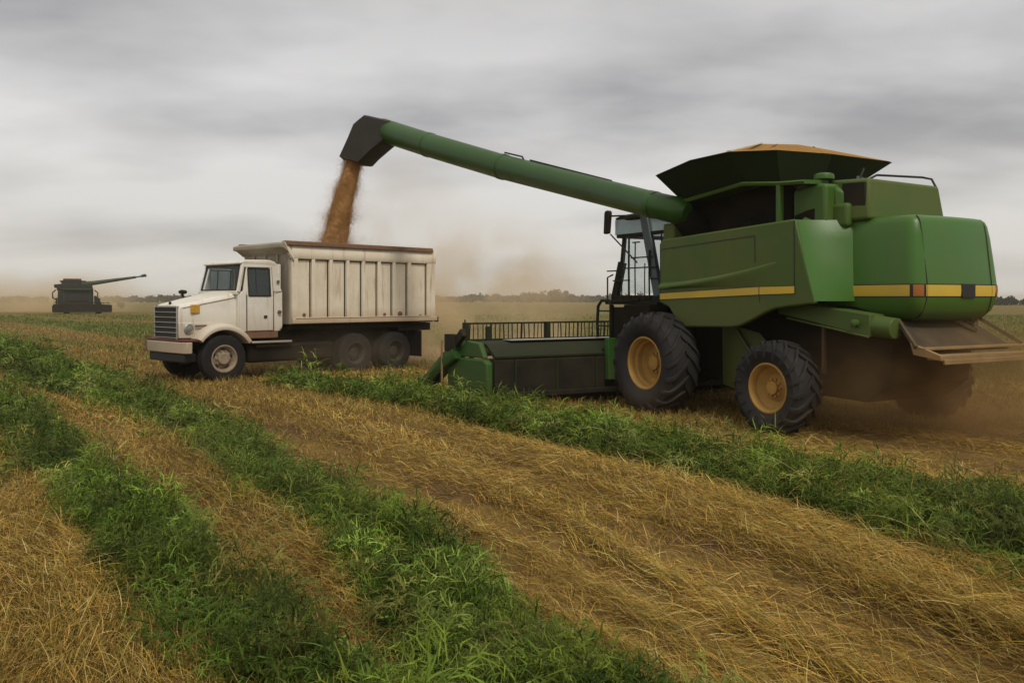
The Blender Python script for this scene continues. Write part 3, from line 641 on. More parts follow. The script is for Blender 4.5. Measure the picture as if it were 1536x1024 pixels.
for s in (1, -1): b.bar((-.405, s * .92, 2.22), (-.545, s * .86, 2.88), .035, .035)
b.build('windscreen_seal', M['black'], CAB)
b = MB(); b.add([(-.415, .93, 2.22), (-.415, -.93, 2.22), (-.555, -.87, 2.88), (-.555, .87, 2.88)], [(0, 1, 2, 3)]); b.build('windscreen', M['glass_ws'], CAB)
b = MB(); b.box(-1.62, -1.55, -1.03, 1.03, 1.25, 2.2); b.box(-1.6, -1.53, -1.0, -.48, 2.2, 2.9); b.box(-1.6, -1.53, .48, 1.0, 2.2, 2.9); b.box(-1.6, -1.53, -.48, .48, 2.72, 2.9); b.box(-1.6, -.45, -1.0, 1.0, 1.2, 1.28); b.box(-.5, -.42, -1.0, 1.0, 1.2, 2.12); b.build('cab_shell', M['white'], CAB, bevel=.01)
b = MB(); b.box(-1.585, -1.57, -.48, .48, 2.2, 2.72); b.build('rear_window', M['glass_clear'], CAB)
for sd in (1, -1):
    fm = (lambda q: q) if sd > 0 else (lambda q: q.mirror())
    b = MB(); cabpoly(b, [(-.44, 1.2), (-.44, 2.12), (-.5, 2.2), (-.62, 2.2), (-.62, 1.2)]); cabpoly(b, [(-1.38, 1.2), (-1.38, 2.2), (-1.36, 2.85), (-1.45, 2.95), (-1.53, 2.88), (-1.58, 2.3), (-1.62, 2.18), (-1.62, 1.32), (-1.52, 1.2)]); cabpoly(b, [(-.55, 2.8), (-.6, 2.95), (-1.45, 2.95), (-1.38, 2.8)]); fm(b).build('cab_side', M['white'], CAB, bevel=.012)
    D = joint('door', T, (0, 0, 0))
    b = MB(); cabpoly(b, [(-.64, 1.22), (-.64, 2.09), (-1.36, 2.09), (-1.36, 1.22)], .06); cabpoly(b, [(-.535, 2.2), (-.66, 2.8), (-.69, 2.8), (-.69, 2.09), (-.64, 2.09)], .055); cabpoly(b, [(-1.27, 2.09), (-1.27, 2.8), (-1.345, 2.8), (-1.36, 2.09)], .055); fm(b).build('door_panel', M['white'], D, bevel=.012)
    b = MB(); cabpoly(b, [(-.69, 2.09), (-.69, 2.77), (-1.27, 2.77), (-1.27, 2.09)], .02)
    fm(b).build('door_window', M['glass_door'], D)
    b = MB()
    for (x0, z0), (x1, z1) in (((-.68, 2.09), (-.68, 2.78)), ((-.68, 2.775), (-1.28, 2.775)), ((-1.275, 2.78), (-1.275, 2.09)), ((-1.28, 2.09), (-.68, 2.09))): b.bar((x0, cy(z0) + .001, z0), (x1, cy(z1) + .001, z1), .03, .035)
    b.bar((-.9, cy(2.1) - .01, 2.1), (-.9, cy(2.76) - .01, 2.76), .02, .02); fm(b).build('window_seal', M['black'], D)
    b = MB(); b.box(-1.18, -1.09, 1.05, 1.075, 1.53, 1.60); fm(b).build('door_handle', M['black'], D, bevel=.01)
    b = MB()
    for (x0, z0), (x1, z1) in (((-.63, 1.22), (-.63, 2.1)), ((-1.37, 1.22), (-1.37, 2.2)), ((-.63, 1.215), (-1.37, 1.215)), ((-1.38, 2.2), (-1.6, 2.2))): b.bar((x0, cy(z0), z0), (x1, cy(z1), z1), .012, .014)
    b.tube([(-1.52, 1.05, 1.68), (-1.52, 1.11, 1.68)], .045, 8); b.tube([(-1.5, 1.03, 2.45), (-1.5, 1.06, 2.45)], .04, 8)
    fm(b).build('door_seam', M['rust'], CAB)
b = MB(); b.box(-1.5, -1.0, .15, .8, 1.28, 1.75); b.box(-1.52, -1.38, .15, .8, 1.7, 2.4); b.box(-1.5, -1.0, -.85, -.15, 1.28, 1.7); b.box(-1.52, -1.4, -.85, -.15, 1.7, 2.3); b.box(-.75, -.5, -.95, .95, 1.8, 2.2); b.build('cab_interior', M['cabin'], CAB, bevel=.05)
b = MB(); cc = Vector((-.85, .45, 2.2)); u1 = Vector((0, 1, 0)); u2 = Vector((-.6, 0, .8)).normalized()
b.tube([cc + (u1 * math.cos(t) + u2 * math.sin(t)) * .23 for t in [2 * PI * k / 28 for k in range(29)]], .016, 6); b.bar(cc - u1 * .22, cc + u1 * .22, .02, .03); b.bar(cc, cc + Vector((.3, 0, -.4)), .04, .04); b.build('steering_wheel', M['cabin'], CAB)
# bed
BED = joint('dump_bed', T, (0, 0, 0))
BX = [(-2.01, -2.39), (-2.52, -2.93), (-3.07, -3.47), (-3.60, -3.99), (-4.12, -4.52), (-4.65, -5.04), (-5.17, -5.58), (-5.73, -6.30)]
b = MB()
for s in (1, -1):
    ya, yb = (1.08, 1.13) if s > 0 else (-1.13, -1.08); b.box(-6.62, -1.80, ya, yb, 1.40, 3.35)
b.each('side_sheet', M['white_bed'], BED)
ribs = [(-1.80, BX[0][0])] + [(BX[i][1], BX[i + 1][0]) for i in range(7)] + [(BX[7][1], -6.64)]
for s in (1, -1):
    fm = (lambda q: q) if s > 0 else (lambda q: q.mirror())
    b = MB()
    for x0, x1 in ribs: b.prism([(x0 - .012, 1.13), (x0 - .012, 1.195), (x1 + .03, 1.205), (x1 + .012, 1.13)], 1.50, 3.06, 'z')
    fm(b).build('side_rib', M['white_bed'], BED, bevel=.008)
    b = MB(); b.prism([(1.08, 3.05), (1.198, 3.05), (1.205, 3.06), (1.205, 3.39), (1.2, 3.4), (1.08, 3.4)], -6.64, -1.78, 'x'); b.prism([(1.05, 1.37), (1.2, 1.37), (1.225, 1.38), (1.225, 1.49), (1.2, 1.505), (1.05, 1.505)], -6.68, -1.82, 'x'); b.bar((-1.9, 1.225, 1.52), (-6.4, 1.225, 1.52), .03, .03); fm(b).build('side_rail', M['white_bed'], BED, bevel=.012)
    b = MB(); b.prism([(1.02, 3.403), (1.25, 3.403), (1.25, 3.44), (1.22, 3.50), (1.05, 3.50)], -6.5, -1.62, 'x'); b.bar((-1.62, 1.255, 3.40), (-6.5, 1.255, 3.395), .02, .035); fm(b).build('top_rail', M['rust'], BED, bevel=.01)
    b = MB()
    for (x0, x1) in BX: b.box(x1 - .0, x1 + .034, 1.131, 1.137, 1.53, 3.03); b.box(x1, x0, 1.131, 1.137, 3.015, 3.035)
    fm(b).build('bay_shadow_seam', M['steel_dark'], BED)  # dark gap lines; shade beside ribs and below the rail painted in
    b = MB()
    for x, z, r in ((-2.2, 1.6, .05), (-5.35, 1.58, .085), (-4.8, 1.58, .05), (-3.3, 1.5, .04), (-6.1, 1.52, .05), (-2.7, 1.5, .035)): b.lathe([(r, 0), (r * .9, .02), (0, .025)], 9, 'y', (x, 1.132, z))
    fm(b).each('rust_patch', M['rust'], BED)
b = MB(); b.box(-1.84, -1.76, -1.13, 1.13, 1.36, 3.35); b.prism([(-1.76, 3.15), (-1.55, 3.30), (-1.45, 3.32), (-1.45, 3.42), (-1.6, 3.47), (-1.84, 3.44)], -1.22, 1.22)
for y in (-.6, 0, .6): b.bar((-1.74, y, 1.4), (-1.74, y, 3.2), .1, .06)
b.build('front_wall', M['bed_grey'], BED, bevel=.02)
b = MB(); b.loft([[(-1.84, y0, z0), (-1.84, y1, z0), (x, y1 * .99, z1), (x, y0, z1)] for x, y0, y1, z0, z1 in ((-1.56, 1.1, 1.24, 3.2, 3.48), (-1.70, 1.1, 1.24, 3.0, 3.2), (-1.83, 1.1, 1.24, 2.85, 3.05))]); b.build('corner_gusset', M['white_bed'], BED, bevel=.01)
b = MB(); b.box(-6.66, -6.60, -1.15, 1.15, 1.38, 3.38)
for y in (-.75, -.25, .25, .75): b.box(-6.72, -6.66, y - .05, y + .05, 1.45, 3.3)
b.build('tailgate', M['white_bed'], BED, bevel=.012)
b = MB(); b.box(-6.6, -1.85, -1.1, 1.1, 1.34, 1.42); b.build('bed_floor', M['steel_dark'], BED)
b = MB(); b.box(-6.5, -1.8, -.55, .55, 1.05, 1.33); b.box(-6.55, -5.35, .3, 1.05, 1.1, 1.32); b.box(-6.55, -5.35, -1.05, -.3, 1.1, 1.32); b.bar((-1.8, 1.0, 1.27), (-6.4, 1.0, 1.27), .1, .12); b.bar((-1.8, -1.0, 1.27), (-6.4, -1.0, 1.27), .1, .12)
for s in (1, -1): b.box(-6.74, -6.64, s * 1.16 - .05, s * 1.16 + .05, 1.34, 1.5)
b.build('bed_subframe', M['under'], BED, bevel=.015)
for s in (1, -1):
    b = MB(); b.box(-6.05, -6.02, s * .95 - .3, s * .95 + .3, .35, 1.1); b.build('mud_flap', M['rubber'], T)

# ------------------------------------------------------------------ falling grain
def tint_mesh(name, V, F, cols, mat, loopn):
    """mesh from numpy arrays; F (n,k) constant face size; cols per vertex"""
    me = bpy.data.meshes.new(name); nv, nf = len(V), len(F)
    me.vertices.add(nv); me.vertices.foreach_set('co', V.astype(np.float32).ravel())
    me.loops.add(nf * loopn); me.loops.foreach_set('vertex_index', F.astype(np.int32).ravel())
    me.polygons.add(nf); me.polygons.foreach_set('loop_start', (np.arange(nf) * loopn).astype(np.int32))
    at = me.attributes.new('tint', 'FLOAT_COLOR', 'POINT'); c4 = np.ones((nv, 4), np.float32); c4[:, :3] = cols; at.data.foreach_set('color', c4.ravel())
    me.materials.append(mat); me.update(calc_edges=True); 
    o = bpy.data.objects.new(name, me); COL.objects.link(o); return o
def crumbs(P, size, cols):
    n = len(P); d = np.array([[1, 1, 1], [-1, -1, 1], [-1, 1, -1], [1, -1, -1]]) * .6
    q = RNG.normal(size=(n, 3, 3)); q, _ = np.linalg.qr(q)
    V = P[:, None, :] + np.einsum('nij,kj->nki', q, d) * size[:, None, None]
    F = np.array([[0, 1, 2], [0, 3, 1], [0, 2, 3], [1, 3, 2]])[None] + (np.arange(n) * 4)[:, None, None]
    return V.reshape(-1, 3), F.reshape(-1, 3), np.repeat(cols, 4, 0)
n = 170000; t = RNG.random(n) ** .95
cx_ = -4.45 - .72 * t + .10 * t * t; hw = .25 + .19 * t; z = 5.95 - 2.55 * t
g = RNG.normal(size=(n, 2)) * .40; far = RNG.random(n) < .10; g[far] *= 1.5 + .7 * t[far][:, None]
g *= (1 + .10 * np.sin(t * 21 + 1))[:, None]
P = np.stack([cx_ + g[:, 0] * hw, 24.45 + g[:, 1] * hw * 1.0 + .05 * t, z + RNG.normal(size=n) * .03], 1)
c = np.array([.54, .30, .12]) * RNG.uniform(.82, 1.12, (n, 1)) * (1 + RNG.normal(size=(n, 3)) * .03)
V, F, C4 = crumbs(P, RNG.uniform(.004, .011, n), c)
kt = np.linspace(-.04, 1.15, 70); ka = np.linspace(0, 2 * PI, 28, endpoint=False); KT, KA = np.meshgrid(kt, ka, indexing='ij'); kr = (.25 + .19 * KT) * (.74 + .12 * RNG.random(KT.shape) + .05 * np.sin(KA * 3 + KT * 9))
KV = np.stack([-4.45 - .72 * KT + .10 * KT ** 2 + kr * np.cos(KA), 24.45 + .05 * KT + kr * np.sin(KA), 5.95 - 2.55 * KT], -1).reshape(-1, 3); ki = np.arange(70 * 28).reshape(70, 28); k2 = np.roll(ki, -1, 1)
KF = np.concatenate([np.stack([ki[:-1], k2[:-1], k2[1:]], -1).reshape(-1, 3), np.stack([ki[:-1], k2[1:], ki[1:]], -1).reshape(-1, 3)]) + len(V)
F = np.concatenate([F, KF]); V = np.concatenate([V, KV]); C4 = np.concatenate([C4, np.array([.50, .275, .105]) * RNG.uniform(.85, 1.1, (len(KV), 1))])
o = tint_mesh('falling_grain', V, F, C4, M['straw'], 3); tag(o, 'brown stream of grain falling from the spout into the truck bed', 'grain', 'stuff')

# ------------------------------------------------------------------ field: row curves, ridges, ground sheet, plants
def vnoise(x, y, seed=0):
    xi, yi = np.floor(x).astype(np.int64), np.floor(y).astype(np.int64); fx, fy = x - xi, y - yi
    fx, fy = fx * fx * (3 - 2 * fx), fy * fy * (3 - 2 * fy)
    def h(a, b):
        k = (a * 374761393 + b * 668265263 + seed * 1442695041) & 0xFFFFFFFF
        k = ((k ^ (k >> 13)) * 1274126177) & 0xFFFFFFFF; return ((k ^ (k >> 16)) & 0xFFFF) / 65535.
    return (h(xi, yi) * (1 - fx) + h(xi + 1, yi) * fx) * (1 - fy) + (h(xi, yi + 1) * (1 - fx) + h(xi + 1, yi + 1) * fx) * fy
def fbm(x, y, seed=0, o=3): return sum(vnoise(x * 2 ** k, y * 2 ** k, seed + k) * .5 ** k for k in range(o)) / sum(.5 ** k for k in range(o))
def spline(pts, n=160):
    p = np.array(pts, float); d = np.r_[0, np.cumsum(np.hypot(*np.diff(p, axis=0).T))]; q = np.linspace(0, d[-1], n)
    xy = np.stack([np.interp(q, d, p[:, 0]), np.interp(q, d, p[:, 1])], 1)
    for _ in range(30): xy[1:-1] = (xy[:-2] + 2 * xy[1:-1] + xy[2:]) / 4
    return xy
ROW = [spline([(.45, 2.2), (-.36, 3.2), (-1.44, 4.52), (-2.82, 6.6), (-4.05, 8.4), (-7.3, 12.9), (-11.7, 18.4), (-19, 28), (-30, 42)]),
       spline([(1.05, 2.2), (.55, 3.2), (-.12, 4.52), (-1.04, 6.48), (-2.0, 8.0), (-3.45, 10.5), (-5.3, 13.4), (-8.1, 17.4), (-18.9, 32), (-32, 50)]),
       spline([(6.9, 2.2), (5.5, 4.2), (4.25, 6.4), (3.15, 8.9), (1.30, 11.9), (-1.75, 16.3), (-5.2, 19.9)])]
def near(xy, curve):
    """signed distance to a row (+ = right of it going away), arc position, tangent"""
    D = np.full(len(xy), 1e9); I = np.zeros(len(xy), int)
    for a in range(0, len(xy), 20000):
        d = ((xy[a:a + 20000, None] - curve[None]) ** 2).sum(2); I[a:a + 20000] = d.argmin(1); D[a:a + 20000] = np.sqrt(d.min(1))
    tg = np.gradient(curve, axis=0); tg /= np.linalg.norm(tg, axis=1)[:, None]; s = np.r_[0, np.cumsum(np.hypot(*np.diff(curve, axis=0).T))]
    rel = xy - curve[I]; sg = np.where(tg[I][:, 0] * rel[:, 1] - tg[I][:, 1] * rel[:, 0] < 0, 1., -1.)
    return D * sg, s[I], tg[I]
HWID = (.50, .60, .74)
HW_Y = ([4, 7, 12, 20], [.45, .68, 1.1, 1.9]), ([4, 6, 8, 13, 20], [.48, .70, .90, 1.25, 1.75]), ([4, 8, 14, 20], [1.1, 1.15, 1.0, .8])
def field(xy):
    a = [near(xy, c) for c in ROW]
    w = np.stack([1 / (np.abs(q[0]) + .3) ** 2 for q in a], 1); w /= w.sum(1)[:, None]
    tg = sum(w[:, i:i + 1] * a[i][2] for i in range(3)); tg /= np.linalg.norm(tg, axis=1)[:, None] + 1e-9
    d1, d2, d3 = a[0][0], a[1][0], a[2][0]
    q = np.where(d2 < 0, d2, np.where(d3 > 0, 8 + d3, 8 * d2 / (d2 - d3 + 1e-6)))
    s = a[1][1]
    lane = fbm(q * 1.15, s * .10, 3, 3); fine = fbm(q * 3.0, s * .6, 9, 3)
    h = .02 + .27 * np.clip(lane * 2.4 - .85, 0, 1) + .10 * fine
    h *= np.clip((34 - xy[:, 1]) / 20, .15, 1)
    for (X0, Y0, an, xa, xb, yw) in ((5.46, 13.69, CB_ROT, -4, 5.5, 2.4), (TK_LOC[0], TK_LOC[1], TK_ROT, -7, 2, 1.8)):
        lx = (xy[:, 0] - X0) * math.cos(an) + (xy[:, 1] - Y0) * math.sin(an); ly = -(xy[:, 0] - X0) * math.sin(an) + (xy[:, 1] - Y0) * math.cos(an)
        dd = np.maximum(np.maximum(xa - lx, lx - xb), np.abs(ly) - yw); h = h * np.clip(.22 + dd / 1.2, .22, 1)
    return a, tg, q, s, lane, fine, h
def blades(base, az, length, width, el, droop, segs, cols, curl=None, tipw=.15):
    n = len(base); k = segs + 1; V = np.zeros((n, k, 2, 3)); p = base.copy(); e = el.copy(); a = az.copy()
    tw = RNG.normal(size=n) * .5
    for i in range(k):
        t = i / segs; wd = width * (1 - (1 - tipw) * t ** 1.5) * (.7 + .3 * min(1, t * 3)) * .5
        side = np.stack([-np.sin(a) * np.cos(tw), np.cos(a) * np.cos(tw), np.sin(tw)], 1) * wd[:, None]
        V[:, i, 0] = p - side; V[:, i, 1] = p + side
        st = (length / segs)[:, None] * np.stack([np.cos(e) * np.cos(a), np.cos(e) * np.sin(a), np.sin(e)], 1)
        p = p + st; e = e - droop / segs
        if curl is not None: a = a + curl / segs
    V[..., 2] = np.maximum(V[..., 2], .002)
    F = []
    for i in range(segs): F.append(np.array([2 * i, 2 * i + 1, 2 * i + 3, 2 * i + 2]))
    F = np.array(F)[None] + (np.arange(n) * 2 * k)[:, None, None]
    return V.reshape(-1, 3), F.reshape(-1, 4), np.repeat(cols, 2 * k, 0)
def join(parts):
    V = np.concatenate([p[0] for p in parts]); o = np.cumsum([0] + [len(p[0]) for p in parts[:-1]]); F = np.concatenate([p[1] + k for p, k in zip(parts, o)]); return V, F, np.concatenate([p[2] for p in parts])

# ground sheet, finely divided near the camera and reaching past the horizon trees
gx = np.r_[-1800, -900, -450, -220, -120, -80, -60, -45, np.arange(-36, 26, .2), 32, 45, 60, 90, 150, 300, 600, 1000, 1800]
gy = np.r_[-60, -20, -6, 0, np.arange(1.5, 22, .16), np.arange(22, 40, .5), np.arange(40, 90, 4), 100, 125, 160, 220, 320, 500, 800, 1300, 2200]
X, Y = np.meshgrid(gx, gy); xy = np.stack([X.ravel(), Y.ravel()], 1)
_, _, _, _, _, _, hh = field(xy); inside = (xy[:, 0] > -36) & (xy[:, 0] < 25.8) & (xy[:, 1] > 1.5) & (xy[:, 1] < 38)
Z = np.where(inside, hh * .75, .03)
nx, ny = len(gx), len(gy); idx = np.arange(nx * ny).reshape(ny, nx)
F = np.stack([idx[:-1, :-1], idx[:-1, 1:], idx[1:, 1:], idx[1:, :-1]], -1).reshape(-1, 4)
m, nt, out = nmat('stubble field'); geo = N(nt, 'ShaderNodeNewGeometry'); pos = geo.outputs['Position']
mp = N(nt, 'ShaderNodeMapping'); mp.inputs['Rotation'].default_value = (0, 0, R(-128)); nt.links.new(pos, mp.inputs[0]); al = mp.outputs[0]
soil = ramp(nt, noise(nt, pos, 3.5, 8, .7), [(.3, (.06, .030, .017)), (.7, (.13, .070, .036))])
st = ramp(nt, noise(nt, scaled(nt, al, (.9, 9, 1)), 6, 6, .7), [(.3, (.13, .085, .022)), (.55, (.25, .165, .045)), (.8, (.36, .26, .09))])
f1 = ramp(nt, noise(nt, scaled(nt, al, (.5, 2.2, 1)), 1.2, 5, .6), [(.38, (.2,) * 3), (.62, (.9,) * 3)])
c = mixc(nt, f1.outputs[0], soil.outputs[0], st.outputs[0])
# broad green and gold lanes out in the field
gl = ramp(nt, noise(nt, scaled(nt, al, (.012, .10, 1)), 1.6, 5, .6), [(.42, (0,) * 3), (.60, (1,) * 3)])
gt = ramp(nt, noise(nt, scaled(nt, al, (.8, 2.5, 1)), 1.1, 6, .7), [(.3, (.06, .085, .016)), (.7, (.17, .185, .045))])
sp = N(nt, 'ShaderNodeSeparateXYZ'); nt.links.new(pos, sp.inputs[0])
mr = N(nt, 'ShaderNodeMapRange'); nt.links.new(sp.outputs[1], mr.inputs[0]); mr.inputs[1].default_value = 24; mr.inputs[2].default_value = 45; mr.inputs[3].default_value = 0; mr.inputs[4].default_value = .85
mu = N(nt, 'ShaderNodeMath', operation='MULTIPLY'); nt.links.new(gl.outputs[0], mu.inputs[0]); nt.links.new(mr.outputs[0], mu.inputs[1])
c = mixc(nt, mu.outputs[0], c, gt.outputs[0])
b = N(nt, 'ShaderNodeBsdfPrincipled'); nt.links.new(c, b.inputs['Base Color']); b.inputs['Roughness'].default_value = .95; b.inputs['Specular IOR Level'].default_value = .1
bp = N(nt, 'ShaderNodeBump'); bp.inputs['Strength'].default_value = .6; bp.inputs['Distance'].default_value = .05; nt.links.new(noise(nt, pos, 9, 6, .7), bp.inputs['Height']); nt.links.new(bp.outputs[0], b.inputs['Normal'])
nt.links.new(b.outputs[0], out.inputs[0])
o = tint_mesh('ground', np.c_[xy, Z], F, np.ones((nx * ny, 3)) * .2, m, 4); o['kind'] = 'structure'; o['label'] = 'flat harvested field of brown soil and golden stubble'
o.data.polygons.foreach_set('use_smooth', [True] * len(F))

def view_pts(n, y0, y1, pw, xm=.66):
    """random points on the ground inside the seen wedge, denser towards the camera"""
    u = RNG.random(n); y = (y0 ** (1 - pw) + u * (y1 ** (1 - pw) - y0 ** (1 - pw))) ** (1 / (1 - pw)); x = RNG.uniform(-1, 1, n) * (xm * y + .6); return np.stack([x, y], 1)
def pal(n, cs, ws, jit=.12):
    i = RNG.choice(len(cs), n, p=np.array(ws) / sum(ws)); return np.clip(np.array(cs)[i] * RNG.uniform(.7, 1.3, (n, 1)) * (1 + RNG.normal(size=(n, 3)) * jit * .5), .003, 1)

# straw lying over the stubble
xy = view_pts(560000, 3.2, 42, 1.75); a, tg, q, s, lane, fine, h = field(xy)
keep = RNG.random(len(xy)) < np.clip((lane - .36) * 4.0 + (fine - .45) * 1.5, .24, 1)
for i in range(3): keep &= ~((np.abs(a[i][0]) < HWID[i] * .66 * np.interp(xy[:, 1], *HW_Y[i])) & (a[i][1] < 0.97 * a[i][1].max()) & (RNG.random(len(xy)) < .93))
xy, tg, h, s, q = xy[keep], tg[keep], h[keep], s[keep], q[keep]; n = len(xy); dist = xy[:, 1]
ang = np.arctan2(tg[:, 1], tg[:, 0]) + PI * (RNG.random(n) < .65) + RNG.normal(size=n) * .42 + (fbm(xy[:, 0] * .9, xy[:, 1] * .9, 21) - .5) * 1.6
ln = RNG.uniform(.07, .27, n) * (1 + .25 * (RNG.random(n) < .1)); wd = np.maximum(RNG.uniform(.0028, .006, n), .00062 * dist * RNG.uniform(.6, 1.2, n))
cs = pal(n, [(.45, .295, .060), (.33, .20, .038), (.60, .46, .16), (.15, .085, .024), (.24, .215, .045)], [.38, .22, .14, .14, .12])
cs *= (.30 + .75 * fbm(q * 1.3, s * .3, 31) + .65 * fbm(q * 3.4, s * .07, 33))[:, None]
zb = h * RNG.uniform(.55, 1.12, n) + .004
straw = blades(np.c_[xy, zb], ang, ln, wd, RNG.normal(.20, .27, n), RNG.normal(.45, .4, n), 3, cs, RNG.normal(size=n) * .4)
o = tint_mesh('straw', *straw[:3], M['straw'], 4); tag(o, 'golden straw and cut stubble strewn over the whole field', 'straw', 'stuff')

# green rows: mound plus feathery clumps
def green_row(i, hmax, nclump, label, y1):
    cv = ROW[i]; seg = np.hypot(*np.diff(cv, axis=0).T); tgs = np.gradient(cv, axis=0); tgs /= np.linalg.norm(tgs, axis=1)[:, None]; nr = np.stack([tgs[:, 1], -tgs[:, 0]], 1)
    ok = (cv[:, 1] > 3.0) & (cv[:, 1] < y1)
    hw = HWID[i]
    def height(w, s, pw): return hmax * np.clip(1 - w ** 2, 0, 1) ** .6 * (.1 + 1.5 * pw)
    # mound
    S = np.r_[0, np.cumsum(seg)]; sl = np.arange(S[np.argmax(cv[:, 1] > 2.6)], S[min(len(S) - 1, np.argmax(cv[:, 1] > y1) or len(S) - 1)], .12)
    cx, cy_ = np.interp(sl, S, cv[:, 0]), np.interp(sl, S, cv[:, 1]); nx_, ny_ = np.interp(sl, S, nr[:, 0]), np.interp(sl, S, nr[:, 1])
    ws = np.linspace(-1, 1, 17); WW, SS = np.meshgrid(ws, sl); wob = (1 + .35 * (fbm(SS * .6, WW * 0 + i * 9, 40 + i) - .5) * 2) * np.interp(cy_, *HW_Y[i])[:, None]
    Xm = cx[:, None] + nx_[:, None] * WW * hw * wob; Ym = cy_[:, None] + ny_[:, None] * WW * hw * wob
    pw = fbm(Xm * 1.6, Ym * 1.6, 50 + i); Zm = height(np.abs(WW), SS, pw) * .62 * (np.interp(Ym, [9, 16], [1, .5]) if i == 2 else 1) + .05 * fbm(Xm * 5, Ym * 5, 8) - .01
    Zm[:, 0] = Zm[:, -1] = -.02
    nS, nW = Zm.shape; id_ = np.arange(nS * nW).reshape(nS, nW); Fm = np.stack([id_[:-1, :-1], id_[:-1, 1:], id_[1:, 1:], id_[1:, :-1]], -1).reshape(-1, 4)
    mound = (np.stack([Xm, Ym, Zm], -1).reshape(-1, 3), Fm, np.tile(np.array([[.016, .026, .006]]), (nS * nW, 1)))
    # tufts of drooping, feathery leaves
    d_ = np.interp(sl, S, cv[:, 1]); p_ = (1 / np.maximum(d_, 3.5)) ** 1.2; p_ /= p_.sum(); k = RNG.choice(len(sl), nclump, p=p_); sk = sl[k] + RNG.uniform(-.06, .06, nclump)
    w = np.clip(RNG.uniform(-.95, .95, nclump) + RNG.normal(size=nclump) * .12, -1.2, 1.2); wk = (1 + .35 * (fbm(sk * .6, sk * 0 + i * 9, 40 + i) - .5) * 2) * np.interp(np.interp(sk, S, cv[:, 1]), *HW_Y[i])
    x = np.interp(sk, S, cv[:, 0]) + np.interp(sk, S, nr[:, 0]) * w * hw * wk; y = np.interp(sk, S, cv[:, 1]) + np.interp(sk, S, nr[:, 1]) * w * hw * wk
    pwc = fbm(x * 1.6, y * 1.6, 50 + i); zc = height(np.minimum(np.abs(w), 1), sk, pwc) * .60 * (np.interp(y, [9, 16], [1, .5]) if i == 2 else 1)
    big = np.clip(np.exp(RNG.normal(-.08, .34, nclump)), .5, 1.8); tint = (.45 + 1.3 * fbm(x * 1.9, y * 1.9, 60 + i)) * RNG.uniform(.62, 1.5, nclump)
    parts = [mound]; big *= np.interp(y, [4, 20], [.9, 1.25]); L_ = np.clip(np.interp(y, [4, 8, 20, 40], [230, 165, 85, 60]), 40, 230).astype(int); rep = lambda v: np.repeat(v, L_, 0); n = int(L_.sum())
    hue = pal(nclump, [(.100, .145, .018), (.062, .098, .013), (.150, .195, .038), (.20, .20, .05)], [.40, .28, .24, .08])
    dist = rep(y); bg_ = rep(big); th = RNG.uniform(0, 2 * PI, n); rr_ = np.sqrt(RNG.random(n)); R_ = .17 * bg_; ox, oy = rr_ * R_ * np.cos(th), rr_ * R_ * np.sin(th)
    hp = rep(np.clip(RNG.normal(.22, .09, nclump), .06, .44)) * bg_; lay = RNG.random(n) ** .5
    base = np.c_[rep(x) + ox, rep(y) + oy, rep(zc) * .7 + hp * (1 - .75 * rr_ ** 2) * lay - .02]
    az = th + RNG.normal(size=n) * .9; ln = RNG.uniform(.05, .135, n) * bg_ * (1 + .02 * dist); el = RNG.normal(.65, .45, n) - .5 * rr_; dr = RNG.uniform(.6, 2.4, n)
    lc = np.clip(rep(hue * tint[:, None]) * RNG.uniform(.6, 1.45, (n, 1)), .003, 1); cu = RNG.normal(size=n) * .9
    fe = dist < 11; wd = np.where(fe, RNG.uniform(.006, .017, n), np.maximum(.010, .0014 * dist * RNG.uniform(.7, 1.4, n)))
    parts.append(blades(base, az, ln, wd, el, dr, 3, lc, cu, .08))
    # leaflets along some of the nearer leaves
    fl = fe & (dist < 8) & (RNG.random(n) < .45)
    for t in (.3, .5, .68, .86):
        for sd in (1, -1):
            B, A, E, D_, LN, CU = base[fl], az[fl], el[fl], dr[fl], ln[fl], cu[fl]; p = B.copy(); e = E.copy(); a2 = A.copy(); m_ = 3
            for q_ in range(m_):
                f_ = min(1, max(0, t * m_ - q_)); p = p + (LN / m_ * f_)[:, None] * np.stack([np.cos(e) * np.cos(a2), np.cos(e) * np.sin(a2), np.sin(e)], 1)
                if t * m_ > q_ + 1: e = e - D_ / m_; a2 = a2 + CU / m_
            nl = len(p); parts.append(blades(p, a2 + sd * RNG.normal(.95, .25, nl), LN * RNG.uniform(.25, .5, nl) * (1.15 - .5 * abs(t - .5) * 2), np.minimum(LN * RNG.uniform(.08, .13, nl), RNG.uniform(.006, .013, nl)), e + RNG.normal(.1, .35, nl), RNG.uniform(0, 1.0, nl), 1, np.clip(lc[fl] * RNG.uniform(.8, 1.3, (nl, 1)), .003, 1), None, .1))
    # taller pale grass blades and dry stalks here and there
    n2 = nclump; kk = RNG.choice(nclump, n2); b2 = np.c_[x[kk], y[kk], zc[kk] * .8 + .06]
    parts.append(blades(b2, RNG.uniform(0, 2 * PI, n2), RNG.uniform(.2, .42, n2), np.maximum(RNG.uniform(.0035, .0085, n2), .0007 * b2[:, 1]), RNG.normal(.8, .35, n2), RNG.uniform(.8, 2.2, n2), 6, pal(n2, [(.17, .21, .05), (.24, .29, .11), (.38, .30, .10)], [.45, .38, .17]), RNG.normal(size=n2) * .7, .05))
